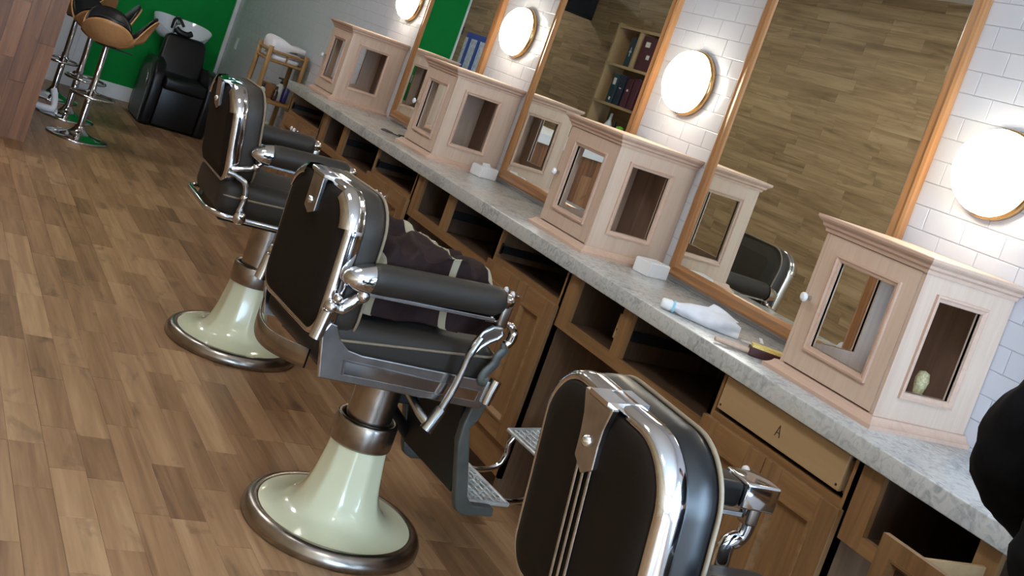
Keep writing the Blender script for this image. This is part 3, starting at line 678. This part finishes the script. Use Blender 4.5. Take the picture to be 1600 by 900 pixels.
            part('wishbone', MB().tube(smooth_path([(-.335, bb_, .82+dz), (-.29, bb_*1.02, .835+dz), (-.25, bb_*1.02, .85+dz), (-.215, bb_*1.01, .885+dz)]), .012, 12).ball((-.24, bb_*1.02, .856+dz), .018), 'chrome', t)
            part('joint_ball', MB().ball((-.238, bb_*1.03, .628+dz), .033, (.9, .8, 1)), 'chrome', t); part('joint_ring', MB().ball((-.245, bb_*1.03, .715+dz), .018), 'chrome', t)
        else:
            part('arm_bracket', MB().tube(smooth_path([(.16, b, .90), (.165, b, .86), (.185, b, .83), (.18, b, .79), (.15, b, .77), (.15, b, .72), (.16, b, .66)]), [.018]*10+[.022]*10+[.024]*17, 12, flat=.6, up=(0, 1, 0)), 'chrome', t)
    # struts that hold the back to the frame
    for b in (-.17, .17): part('back_strut', MB().tube([(back_a+.03, b, zb+dz+.05), (-.31, b, .60+dz)], .016, 10), 'iron_paint', t)
    if style == 'rail':
        R = rrect(.262, -.365, .255, .06, .09, 0, 8)
        part('seat_rail', MB().tube([(v, u, .618+dz) for u, v in R], .013, 12, closed=True), 'chrome', t)
    if style == 'plate':
        # curved chrome guard behind the seat
        R = [(-.40+.0-.05*cos(pi*i/16-pi/2)*1.2, -.22+.44*i/16, .665-.02*sin(pi*i/16)) for i in range(17)]
        part('rear_guard', MB().sweep([[(x-.0, y, z-.03+dz_) for x, y, z in R] for dz_ in (-.03, .03)]+[[(x+.006, y, z-.03+dz_) for x, y, z in R] for dz_ in (.03, -.03)], closed_loop=False), 'steel_dark', t)
        # pump lever
        lv = link('lever', None, None, t)
        part('lever_socket', MB().tube([(.0, -.16, .575), (.012, -.27, .535), (.036, -.30, .515)], [.016, .015, .015], 12).tube([(.030, -.30, .498), (.062, -.30, .572)], [.021, .019], 16), 'chrome_worn', lv)
        part('lever_rod', MB().tube(smooth_path([(.060, -.30, .568), (.078, -.30, .64), (.086, -.30, .70), (.092, -.30, .76), (.112, -.30, .82)]), [.0125]*6+[.012]*6+[.012]*6+[.014]*6+[.014], 12), 'chrome_worn', lv)
        loop = [(.088, .76), (.094, .80), (.112, .836), (.142, .858), (.172, .858), (.184, .842), (.172, .826), (.146, .812), (.122, .79), (.104, .765)]
        part('lever_grip', MB().tube([(u, -.30, v) for u, v in loop], .008, 8, closed=True).prism([(cu*.9+.0135, cv*.9+.082) for cu, cv in loop], -.303, -.297, lambda u, v, w: (u, w, v)), 'chrome_worn', lv)
    # footrest
    fr = link('footrest', None, None, t)
    for sd in (-1, 1):
        b = sd*.205
        mp = lambda u, v, w, b=b: (u, b+w, v)
        poly = [(.235, .645), (.268, .645), (.285, .60), (.268, .52), (.248, .49), (.262, .455), (.335, .25), (.365, .226), (.455, .222), (.46, .19), (.34, .186), (.308, .20), (.292, .232), (.222, .44), (.218, .50)]
        part('footrest_arm', MB().prism([(u, v+dz) for u, v in poly], -.017, .017, mp), 'iron_paint', fr, .006)
    part('calf_plate', MB().prism([(.20, .60+dz), (.215, .60+dz), (.30, .26+dz), (.285, .25+dz)], -.185, .185, lambda u, v, w: (u, w, v)), 'iron_black', fr)
    if style == 'plate':
        part('cross_brace', MB().tube([(.05, .05, .50), (.12, .16, .42), (.30, .2, .27)], .022, 8), 'iron_black', fr)
    def lattice(x0, x1, y0, y1, z, tilt_, name):
        m = MB(); nx, ny = 7, 8; dx = (x1-x0)/nx; dy = (y1-y0)/ny
        H = lambda x: z+dz+(x-x0)*tilt_
        def bar(xa, ya, xb, yb, w): m.tube([(xa, ya, H(xa)), (xb, yb, H(xb))], w, 6)
        for i in range(nx+1): bar(x0+i*dx, y0, x0+i*dx, y1, .0045)
        for i in range(nx):
            for j in range(ny): bar(x0+i*dx, y0+j*dy, x0+(i+1)*dx, y0+(j+(.9 if i % 2 else .1))*dy, .0045)
        for ya in (y0, y1): bar(x0, ya, x1, ya, .009)
        bar(x0, y0, x0, y1, .009); bar(x1, y0, x1, y1, .009)
        m.add([(x, y, H(x)-.004) for x, y in ((x0, y0), (x1, y0), (x1, y1), (x0, y1))], [(0, 1, 2, 3)])
        m.add([(x, y, H(x)-.007) for x, y in ((x0, y0), (x1, y0), (x1, y1), (x0, y1))], [(3, 2, 1, 0)])
        part(name, m, 'aluminium', fr)
    lattice(.375, .545, -.17, .17, .215, 0, 'foot_plate')
    lattice(.70, .88, -.16, .17, .352, .12, 'foot_plate')
    for b in (-.12, .12):
        part('footrest_rod', MB().tube(smooth_path([(.53, b, .21+dz), (.60, b, .205+dz), (.665, b, .225+dz), (.690, b, .27+dz), (.685, b, .32+dz), (.705, b, .352+dz)]), .011, 10), 'chrome', fr)
    return t
chairA = barber_chair('barber chair with chrome side panel, pump lever and a striped cape on its seat', (1.683, 3.291), 3.6, 'plate', tilt=.03, back_a=-.385, zb=.70, zt=1.15)
chairB = barber_chair('far barber chair with empty seat and thin chrome rod round it', (1.728, 4.945), -.7, 'rail', dz=.02, tilt=.16, back_a=-.315, zb=.745, zt=1.165)
chairD = barber_chair('nearest barber chair, seen from behind, with three thin strips down its back', (1.795, 1.62), -4, 'strip', dz=-.03, tilt=.12, hw=.235, back_a=-.40, zb=.70, zt=1.17)

# striped cape heaped on the seat of the middle chair
cape = thing('barber_cape', 'dark brown barber cape with beige stripes heaped on the middle chair', 'cape', (1.683, 3.291, 0), radians(3.6))
me_v = []; NU, NV = 90, 110
def capef(u, v):
    # u along the chair (back to front), v across (near arm to far arm); hangs down at the edges
    far = .315 if u < .38 else max(.17, .315-(u-.38)*1.2)
    zf = 1.0 if u < .38 else 1.0-min(.09, (u-.38)*.5)
    a = -.275+.475*u; s_ = -.40+.80*v
    if s_ < -.20: b = -.20-.01*sin(u*9); z = .955-(-.20-s_)*.85; k = max(0, 1-6*(-.2-s_))
    elif s_ > far: b = far+.015*sin(u*7); z = zf-(s_-far)*1.3; k = max(0, 1-6*(s_-far))
    else: w = (s_+.2)/(far+.2); b = s_; z = .955+(zf-.955)*w+.02*sin(pi*w); k = 1
    p = Vector((a*5, b*5, .3)); q = p+Vector((.5*noise.noise(p*1.5), .5*noise.noise(p*1.5+Vector((7, 0, 0))), 0))
    f1 = 1-abs(noise.noise(q*1.0+Vector((3, 1, 0))))*2.6; f2 = 1-abs(noise.noise(q*1.9+Vector((1, 5, 2))))*2.4
    z += (.050*max(-.2, f1)+.020*max(-.4, f2)+.018-.022*u)*k
    if k < 1 and s_ < 0: b -= .012*sin(a*26)*(1-k)
    if u > .93: z -= (u-.93)*1.6
    if u < .06: z -= (.06-u)*.6
    return (a, b+.012*noise.noise(Vector((a*8, z*8, 2))), max(z, .797))
m = MB().grid(capef, NU, NV); me = m.mesh('cape_cloth')
at = me.attributes.new('stripe', 'FLOAT', 'POINT')
i = 0
for iu in range(NU+1):
    for iv in range(NV+1):
        u = iu/NU; v = iv/NV; w = u*.95+.22*noise.noise(Vector((u*3, v*3.2, 0)))+.30*v+.12
        at.data[i].value = max(0, min(1, .5+9*(.105-abs(((w*2.15) % 1.0)-.5)))); i += 1
o = link('cape_cloth', me, 'cape_cloth', cape); md = o.modifiers.new('thick', 'SOLIDIFY'); md.thickness = .003

# ------------------------------------------------------------------ bar with stools at the far left
bar = thing('bar_counter', 'bar counter clad in upright wood boards at the left edge', 'bar counter', (0, 0, 0))
BX0, BX1, BY0, BY1 = .30, 1.045, 8.435, 11.3
part('bar_core', MB().box(BX0+.01, BX1-.012, BY0+.012, BY1-.01, 0, 1.11), 'oak_dark', bar)
x = BX1; rng = random.Random(5)
while x > BX0+.05:
    w = .1135; z = 0
    while z < 1.11:
        L = min(rng.choice((.4, .55, .7, .9)), 1.11-z)
        part('board', MB().box(x-w+.0008, x-.0008, BY0, BY0+.012, z+.0008, z+L-.0008), 'bar_wood', bar); z += L
    x -= w
y = BY0
while y < BY1-.05:
    w = min(.1135, BY1-y); part('board', MB().box(BX1-.012, BX1, y+.0008, y+w-.0008, 0, 1.11), 'bar_wood', bar); y += w
part('bar_top', MB().box(BX0, BX1+.05, BY0-.04, BY1, 1.11, 1.20), 'paint_white', bar, .006)
t = thing('spray_bottle', 'white spray bottle standing on the bar top, seen in the shelf mirror', 'bottle', (.66, 8.75, 1.20))
part('bottle_body', MB().lathe([(.0005, 0), (.04, 0), (.042, .02), (.04, .13), (.018, .17), (.014, .19)], 20), 'clear_plastic', t)
part('spray_head', MB().box(-.035, .02, -.012, .012, .19, .225).box(-.03, -.018, -.006, .006, .15, .19), 'white_plastic', t, .003)

def stool(x, y, rz, label):
    t = thing('bar_stool', label, 'stool', (x, y, 0), rz, 'chrome bar stools')
    part('stool_base', MB().lathe([(.232, 0), (.236, .006), (.225, .014), (.17, .022), (.11, .034), (.07, .052), (.046, .075), (.036, .10)], 56), 'chrome', t)
    part('stool_pole', MB().lathe([(.029, .09), (.029, .42), (.024, .425), (.024, .76)], 28), 'chrome', t)
    R = [(.16*cos(q), -.10+.16*sin(q), .36) for q in [pi*(-.95+1.9*i/28)+pi*1.5 for i in range(29)]]
    part('foot_ring', MB().tube(R, .011, 10).tube([(0, -.02, .36), (0, .05, .36)], .034, 20).cyl((0, 0, .345), (0, 0, .385), .036), 'chrome', t)
    part('lift_lever', MB().tube([(.02, 0, .745), (.12, -.02, .74), (.20, -.03, .742)], .006, 8), 'black_plastic', t)
    part('seat_plate', MB().lathe([(.02, .74), (.09, .75), (.09, .758), (.02, .76)], 24), 'iron_black', t)
    # tulip seat: petals of bent wood with black padding
    for (phi, span, hgt, rad, ex) in ((-1.9, 1.25, .205, .25, 1.9), (-.42, .60, .30, .31, 1.15), (1.7, 1.3, .25, .24, 1.9)):
        def pet(u, v, off=0):
            q = phi+span*(2*v-1); e = 1-abs(2*v-1)**2.2
            s_ = u*(.12+.88*e) if u > 0 else 0
            s_ = u
            lim = .30+.70*e
            r = (rad-off*.8)*(s_**.75)*(.78+.22*lim); z = .755+off+hgt*lim*s_**ex
            return (r*cos(q), r*sin(q), z)
        part('seat_shell', MB().grid(lambda u, v: pet(u, v), 14, 18), 'bentwood', t).modifiers.new('th', 'SOLIDIFY').thickness = .008
        part('seat_pad', MB().grid(lambda u, v: pet(min(1, u*1.0), .03+.94*v, .022), 14, 18), 'leather_black', t).modifiers.new('th', 'SOLIDIFY').thickness = .012
stool(1.478, 9.13, 0, 'chrome bar stool with bent wood seat nearest the camera')
stool(1.47, 9.93, .5, 'middle bar stool, its chrome base half covered by the nearest one')
stool(1.43, 10.75, -.4, 'rear bar stool with black padded seat beside the plank bar')
t = thing('white_hose', 'short white bent pipe lying on the base of the middle stool', 'pipe', (1.27, 9.86, .03))
part('pipe', MB().tube(smooth_path([(-.06, .0, .02), (.02, -.02, .02), (.08, -.01, .03), (.07, .03, .12), (.05, .06, .17)]), .026, 12), 'white_plastic', t)

# ------------------------------------------------------------------ shampoo chair and basin
sh = thing('shampoo_chair', 'black padded shampoo armchair with side levers in front of the green wall', 'armchair', (2.50, 10.66, 0))
for s in (-1, 1):
    prof = [(-.0, .0), (.66, 0), (.72, .10), (.70, .50), (.55, .60), (.30, .625), (.10, .60), (.01, .50), (-.02, .30)]
    part('arm', MB().prism(prof, s*.20, s*.31, lambda u, v, w: (w, u, v)), 'leather_black', sh, .03, 4)
part('side_trim', MB().prism([(.06, .02), (.5, .02), (.56, .2), (.5, .5), (.2, .55), (.08, .4)], -.318, -.31, lambda u, v, w: (w, u, v)), 'iron_paint', sh)
part('side_lever', MB().tube([(-.325, .12, .36), (-.335, .10, .44), (-.335, .15, .48)], .007, 8), 'chrome', sh)
part('front_panel', MB().box(-.20, .20, .0, .06, .02, .38), 'leather_black', sh, .012, 3)
part('seat', MB().box(-.20, .20, -.03, .52, .37, .49), 'leather_black', sh, .035, 5)
part('backrest', MB().prism([(-.20, .42), (.20, .42), (.215, .60), (.20, .80), (.17, .845), (-.17, .845), (-.20, .80), (-.215, .60)], 0, .11, lambda u, v, w: (u, .40+w+.35*(v-.42), v)), 'leather_black', sh, .03, 4)
ba = thing('shampoo_basin', 'white porcelain hair washing basin behind the black armchair', 'basin', (2.47, 11.45, 0))
def bowl(u, v, off=0):
    q = 2*pi*v; k = u; R = .255+.04*cos(q)**2
    z = .76+.14*k**2.0+k**3*(.075*sin(q)+.035*cos(q)**2+.02*max(0, -cos(q))-.02*max(0, -sin(q))**4)
    r = (.10+(R-.10)*k**.55)-off
    return (r*cos(q), r*sin(q)*.92, z+off*1.2*(1-k)+.004*(off > .01))
m = MB().grid(lambda u, v: bowl(u, v), 14, 48); m.grid(lambda u, v: bowl(1-u, v, .02*min(1, 4*(u+.0))+.002), 14, 48)
part('bowl', m, 'porcelain', ba, weld=True)
part('pedestal', MB().lathe([(.11, 0), (.11, .1), (.07, .3), (.065, .72), (.0005, .725)], 24), 'porcelain', ba)
part('faucet', MB().tube(smooth_path([(-.05, .06, .83), (-.05, .05, .95), (-.05, .0, .975), (-.05, -.05, .94)]), .018, 12).ball((-.05, .06, .98), .028), 'chrome', ba)
part('neck_rest', MB().tube(smooth_path([(-.10, -.215, .90), (-.05, -.225, .872), (.02, -.225, .868), (.06, -.215, .89)]), .03, 12), 'black_plastic', ba)
part('spray_hose', MB().tube(smooth_path([(-.09, .02, .88), (-.10, -.05, .97), (-.07, -.12, .99), (-.02, -.16, .93)]), .014, 10), 'black_plastic', ba)
t = thing('light_switch', 'white switch plate on the tiled wall near the green wall', 'switch', (XW, 11.39, .93))
part('plate', MB().box(-.006, 0, -.04, .04, -.06, .06), 'white_plastic', t, .003); part('rocker', MB().box(-.010, -.005, -.016, .016, -.032, .032), 'white_plastic', t, .002)

# ------------------------------------------------------------------ bamboo rack and what stands on it
rk = thing('bamboo_rack', 'bamboo shelf rack against the tiled wall at the end of the counter', 'rack', (0, 0, 0))
X0, X1, Y0, Y1 = 2.655, 2.962, 8.99, 9.32
for (x, y) in ((X0, Y0), (X1, Y0), (X0, Y1), (X1, Y1)):
    part('post', MB().lathe([(.0005, 0), (.02, 0), (.02, .30), (.022, .31), (.02, .32), (.02, .62), (.022, .63), (.02, .64), (.02, .95), (.022, .96), (.02, .97), (.02, 1.152), (.0005, 1.154)], 14, (x, y, 0)), 'bamboo', rk)
for z in (1.04, 1.115):
    for a, b in (((X0, Y0), (X1, Y0)), ((X0, Y1), (X1, Y1)), ((X0, Y0), (X0, Y1)), ((X1, Y0), (X1, Y1))): part('rail', MB().cyl((*a, z), (*b, z), .013, n=10), 'bamboo', rk)
part('rail_strut', MB().cyl(((X0+X1)/2, Y0, 1.04), ((X0+X1)/2, Y0, 1.115), .008, n=8), 'bamboo', rk)
for z in (.72, .30):
    for a, b in (((X0, Y0), (X1, Y0)), ((X0, Y1), (X1, Y1))): part('rail', MB().cyl((*a, z-.012), (*b, z-.012), .013, n=10), 'bamboo', rk)
for z in (.72, .30, 1.035):
    for i in range(7):
        y = Y0+.02+i*(Y1-Y0-.06)/6; part('slat', MB().box(X0, X1, y, y+.035, z, z+.01), 'bamboo', rk)
for i in range(3):
    zz = 1.046+i*.045; t = thing('towel', ('lowest', 'middle', 'top')[i]+' of the white towels folded on the bamboo rack', 'towel', ((X0+X1)/2, (Y0+Y1)/2, zz), 0, 'towels on the bamboo rack')
    def tw(u, v, i=i):
        q = 2*pi*v; c_, s_ = cos(q), sin(q); sg = lambda k: (abs(k)**.35)*(1 if k > 0 else -1)
        hx = .135 if i < 2 else .165; x = -hx+2*hx*u; e = (1-abs(2*u-1)**8)**.5
        dz_ = (.022+(.035*(1-u)+.014*sin(u*7) if i == 2 else 0))
        return (x, .15*e*sg(c_)+.008*sin(u*9), .022+dz_*sg(s_)*e*(1 if s_ < 0 or i < 2 else 1.0)+(.012 if i == 2 else 0))
    part('folded_cloth', MB().grid(tw, 24, 28), 'towel_white', t, weld=True)
def bottle(x, y, z, prof, mat, label, cap=None, capmat='black_plastic', name='bottle'):
    t = thing(name, label, 'bottle', (x, y, z)); part('bottle_body', MB().lathe(prof, 18), mat, t)
    if cap: part('cap', MB().lathe(cap, 14), capmat, t)
    return t
zs = .73
b1 = bottle(2.705, 9.03, zs, [(.0005, 0), (.024, 0), (.025, .01), (.025, .065), (.012, .08), (.011, .09)], 'white_plastic', 'small white labelled bottle with black cap at the left of the rack shelf', [(.013, .082), (.014, .088), (.014, .115), (.0005, .117)])
t = thing('cardboard_box', 'brown cardboard box lying behind the bottles on the bamboo rack', 'box', (2.775, 9.16, zs)); part('carton', MB().box(-.07, .07, -.06, .06, 0, .115), 'cardboard', t, .002); part('tape', MB().box(-.02, .02, -.061, .061, .1145, .116), 'drawer_wood', t)
bottle(2.815, 9.02, zs, [(.0005, 0), (.022, 0), (.023, .01), (.023, .07), (.010, .09), (.009, .10)], 'brown_glass', 'small brown glass bottle on the rack shelf', [(.012, .09), (.012, .118), (.0005, .12)])
b3 = bottle(2.853, 9.07, zs, [(.0005, 0), (.030, 0), (.032, .01), (.032, .12), (.018, .14), (.012, .145)], 'clear_plastic', 'pale pump bottle between the brown and the blue bottle on the rack', [(.013, .14), (.013, .16), (.005, .162), (.005, .185), (.0005, .186)])
part('pump_spout', MB().box(-.035, .008, -.007, .007, .178, .192), 'black_plastic', b3, .002)
bottle(2.895, 9.02, zs, [(.0005, 0), (.025, 0), (.027, .01), (.027, .11), (.013, .135), (.012, .15)], 'blue_glass', 'dark blue glass bottle at the right of the rack shelf', [(.013, .145), (.014, .15), (.012, .185), (.004, .19), (.0005, .191)])
t = thing('tub', 'pale tub with green leaf print on the lower rack shelf', 'tub', (2.77, 9.10, .31)); part('tub_body', MB().lathe([(.0005, 0), (.075, 0), (.092, .22), (.088, .22), (.074, .01), (.0005, .01)], 28), 'mint_plastic', t)
m = MB()
for q, z in ((-2.2, .06), (-1.7, .14), (-1.3, .07), (-2.6, .13)):
    r = .0765+.0775*z; pts = [(r*cos(q+d), r*sin(q+d), z+h) for d, h in ((-.22, 0), (0, .03), (.22, .01), (0, -.025))]; m.add(pts, [(0, 1, 2, 3)])
part('leaf_print', m, 'green_label', t, label='green leaf print')
t = thing('jar', 'small brown jar beside the printed tub on the lower rack shelf', 'jar', (2.90, 9.08, .31)); part('jar_body', MB().lathe([(.0005, 0), (.045, 0), (.045, .15), (.04, .16)], 20), 'cardboard', t); part('lid', MB().lathe([(.046, .15), (.046, .17), (.0005, .172)], 20), 'drawer_wood', t)

# ------------------------------------------------------------------ what the mirrors show of the left wall
sf = thing('wall_shelf', 'wooden box shelf on the plank wall, seen in the middle mirror', 'shelf', (0, 0, 0))
SX0, SX1, SY0, SY1 = XL, -.74, 9.15, 10.63; zb_ = (1.20, 1.63, 2.055, 2.48)
part('shelf_side', MB().box(SX0, SX1, SY1-.03, SY1, 1.17, 2.50), 'drawer_wood', sf); part('shelf_side', MB().box(SX0, SX1, SY0, SY0+.03, 1.17, 2.50), 'drawer_wood', sf)
for z in zb_: part('shelf_board', MB().box(SX0, SX1, SY0+.03, SY1-.03, z-.03, z), 'drawer_wood', sf)
part('shelf_divider', MB().box(SX0, SX1, 10.14, 10.17, 2.055, 2.45), 'drawer_wood', sf)
part('shelf_back', MB().box(SX0+.001, SX0+.012, SY0+.03, SY1-.03, 1.2, 2.45), 'oak_h', sf)
def box_item(y0, y1, z, h, mat, label, marks=()):
    t = thing('gift_box', label, 'box', (0, 0, 0), 0, 'boxes on the plank wall shelf')
    part('box_body', MB().box(SX0+.03, SX1-.03, y0, y1, z, z+h), mat, t, .004)
    for (a, b, c, d) in marks: part('label', MB().box(SX1-.031, SX1-.0285, y0+(y1-y0)*a, y0+(y1-y0)*b, z+h*c, z+h*d), 'label_white', t)
box_item(10.22, 10.33, 2.055, .33, 'book_teal', 'dark teal box with a white cross mark on the top shelf', ((.45, .55, .35, .65), (.3, .7, .48, .53)))
box_item(9.83, 10.11, 2.055, .37, 'book_wine', 'wine red box with two white labels on the top shelf', ((.45, .75, .70, .85), (.25, .45, .35, .48)))
box_item(10.30, 10.42, 1.63, .33, 'book_teal', 'teal box with white labels on the middle shelf', ((.3, .75, .62, .85), (.35, .6, .10, .2)))
box_item(10.17, 10.27, 1.63, .33, 'book_navy', 'navy box beside the teal one on the middle shelf', ((.3, .7, .55, .58),))
box_item(10.03, 10.13, 1.63, .32, 'book_wine', 'wine red box on the middle shelf', ((.3, .6, .55, .62),))
box_item(9.90, 10.00, 1.63, .34, 'book_wine', 'dark red box at the end of the middle shelf', ())
box_item(9.76, 9.84, 1.63, .18, 'pale_print', 'small pale box on the middle shelf', ())
bottle(-.86, 10.33, 1.20, [(.0005, 0), (.05, 0), (.05, .2), (.018, .26), (.016, .33), (.0005, .335)], 'clear_plastic', 'clear glass bottle on the lowest plank wall shelf')
bottle(-.85, 10.20, 1.20, [(.0005, 0), (.035, 0), (.035, .16), (.014, .2), (.013, .26), (.0005, .262)], 'iron_black', 'black bottle on the lowest plank wall shelf')
bottle(-.85, 10.08, 1.20, [(.0005, 0), (.04, 0), (.05, .1), (.04, .22), (.02, .23), (.0005, .235)], 'green_bottle', 'bright green tube on the lowest plank wall shelf')
tv = thing('television', 'dark television hung high near the plank wall, seen in the middle mirror', 'television', (0, 0, 0))
part('casing', MB().box(-.99, -.35, 11.62, 11.68, 2.47, 2.88), 'black_plastic', tv, .006); part('screen', MB().box(-.97, -.37, 11.615, 11.622, 2.50, 2.86), 'screen_black', tv)
part('wall_arm', MB().box(-1.0, -.7, 11.68, 11.72, 2.62, 2.72), 'iron_black', tv)
pk = thing('hanging_pack', 'blue topped clear package hung on the plank wall, seen in the farthest mirror', 'package', (0, 0, 0))
part('header', MB().box(-.999, -.97, 14.08, 14.70, 1.82, 1.90), 'blue_print', pk, .003)
for i, (mat) in enumerate(('pale_print', 'blue_print', 'pale_print', 'pale_print', 'blue_print', 'pale_print')):
    part('sleeve', MB().box(-.995, -.955, 14.10+i*.1, 14.185+i*.1, 1.30, 1.82), mat, pk, .006)

# ------------------------------------------------------------------ person in black at the right edge
pe = thing('person', 'person in black sweatshirt and dark jeans at the counter, cut by the right edge', 'person', (2.03, 1.055, 0))
def skin_mesh(name, verts, edges, radii, mat, root=0, sub=2, fold=0):
    me = bpy.data.meshes.new(name); me.from_pydata([Vector(v) for v in verts], edges, [])
    o = link(name, me, mat, pe); md = o.modifiers.new('skin', 'SKIN'); md.use_smooth_shade = True
    for i, r in enumerate(radii):
        sv = me.skin_vertices[0].data[i]; sv.radius = (r, r) if isinstance(r, (int, float)) else r; sv.use_root = (i == root)
    s2 = o.modifiers.new('sub', 'SUBSURF'); s2.levels = sub; s2.render_levels = sub
    if fold:
        tx = bpy.data.textures.new('folds', 'CLOUDS'); tx.noise_scale = .11; d2 = o.modifiers.new('folds', 'DISPLACE'); d2.texture = tx; d2.strength = fold; d2.mid_level = .5
    return o
# facing +x (the counter)
bodyv = [(0, 0, .98), (0, 0, 1.12), (.01, 0, 1.28), (.0, 0, 1.42), (0, 0, 1.52), (.02, 0, 1.60),
         (0, .10, .93), (.02, .11, .52), (-.01, .11, .09), (.12, .12, .04), (0, -.10, .93), (.02, -.11, .52), (-.01, -.11, .09), (.12, -.12, .04),
         (.0, .20, 1.46), (-.03, .29, 1.25), (.21, .235, 1.14), (.30, .21, 1.13), (.0, -.20, 1.44), (.0, -.27, 1.20), (.21, -.205, 1.12), (.30, -.17, 1.12)]
bodye = [(0, 1), (1, 2), (2, 3), (3, 4), (4, 5), (0, 6), (6, 7), (7, 8), (8, 9), (0, 10), (10, 11), (11, 12), (12, 13), (3, 14), (14, 15), (15, 16), (16, 17), (3, 18), (18, 19), (19, 20), (20, 21)]
bodyr = [.13, .11, .12, .11, .055, .055, .085, .055, .036, .03, .085, .055, .036, .03, .04, .03, .03, .028, .04, .03, .03, .028]
skin_mesh('body', bodyv, bodye, bodyr, 'skin')
sw = [(0, 0, 1.06), (0, 0, 1.18), (.01, 0, 1.30), (.0, 0, 1.42), (0, 0, 1.50), (.0, .20, 1.46), (-.02, .265, 1.36), (-.03, .29, 1.25), (.10, .27, 1.17), (.21, .235, 1.14), (.0, -.20, 1.44), (.0, -.27, 1.20), (.21, -.205, 1.12)]
se = [(0, 1), (1, 2), (2, 3), (3, 4), (3, 5), (5, 6), (6, 7), (7, 8), (8, 9), (3, 10), (10, 11), (11, 12)]
skin_mesh('sweatshirt', sw, se, [(.23, .21), (.21, .20), (.20, .18), (.18, .16), .075, .085, .085, .085, .075, .065, .085, .08, .065], 'black_cloth', sub=3, fold=.05)
tr = [(0, 0, 1.04), (0, 0, .95), (0, .10, .88), (.02, .11, .52), (-.01, .11, .10), (0, -.10, .88), (.02, -.11, .52), (-.01, -.11, .10)]
skin_mesh('jeans', tr, [(0, 1), (1, 2), (2, 3), (3, 4), (1, 5), (5, 6), (6, 7)], [(.19, .17), (.19, .17), .115, .08, .062, .115, .08, .062], 'denim', sub=3, fold=.02)
def head(u, v):
    q = 2*pi*v; a = pi*u; r = sin(a); z = -cos(a)
    x = .098*r*cos(q)*(1+.08*(z > 0)*1)+.01; y = .076*r*sin(q)
    nose = .026*math.exp(-((q if q < pi else q-2*pi)/.16)**2-((z+.08)/.16)**2); x += nose
    for ez in (-.38, .38):
        qq = (q if q < pi else q-2*pi)-ez; x -= .010*math.exp(-(qq/.14)**2-((z-.1)/.1)**2)
    x -= .006*math.exp(-((q if q < pi else q-2*pi)/.28)**2-((z+.42)/.04)**2)
    k = 1 if z > -.2 else 1-.22*(-z-.2)
    return (.03+x*k, y*k, 1.705+.122*z)
hd = part('head', MB().grid(head, 36, 48), 'skin', pe, weld=True)
for s in (-1, 1):
    part('ear', MB().ball((.025, s*.078, 1.70), .03, (.6, .3, 1)), 'skin', hd); part('eye', MB().ball((.118, s*.032, 1.718), .010), 'porcelain', hd)
def hair(u, v):
    p = head(.46+.54*u, v); c_ = Vector((.03, 0, 1.70)); d = (Vector(p)-c_); q = v*2*pi; front = max(0, cos(q))
    return tuple(c_+d*(1.10-.12*front*(1-u)))
part('hair', MB().grid(hair, 16, 40), 'hair', hd)
for sd, w in ((1, (.30, .21, 1.13)), (-1, (.30, -.17, 1.12))):
    W_ = Vector(w); hv = [W_+Vector((-.01, 0, 0)), W_+Vector((.05, 0, -.005))]; he = [(0, 1)]; hr = [(.024, .030), (.016, .038)]
    for i, (dy, L) in enumerate(((.03, .062), (.01, .075), (-.01, .07), (-.03, .055))):
        b0 = len(hv); hv += [W_+Vector((.085, dy, -.008)), W_+Vector((.085+L*.5, dy*1.1, -.02)), W_+Vector((.085+L*.85, dy*1.1, -.045))]; he += [(1, b0), (b0, b0+1), (b0+1, b0+2)]; hr += [.0095, .0085, .0075]
    b0 = len(hv); hv += [W_+Vector((.035, -sd*.045, -.01)), W_+Vector((.07, -sd*.06, -.025))]; he += [(0, b0), (b0, b0+1)]; hr += [.011, .009]
    skin_mesh('hand', hv, he, hr, 'skin')
for s in (-1, 1): part('shoe', MB().box(-.08, .20, s*.11-.05, s*.11+.05, 0, .085), 'black_plastic', pe, .03, 4)
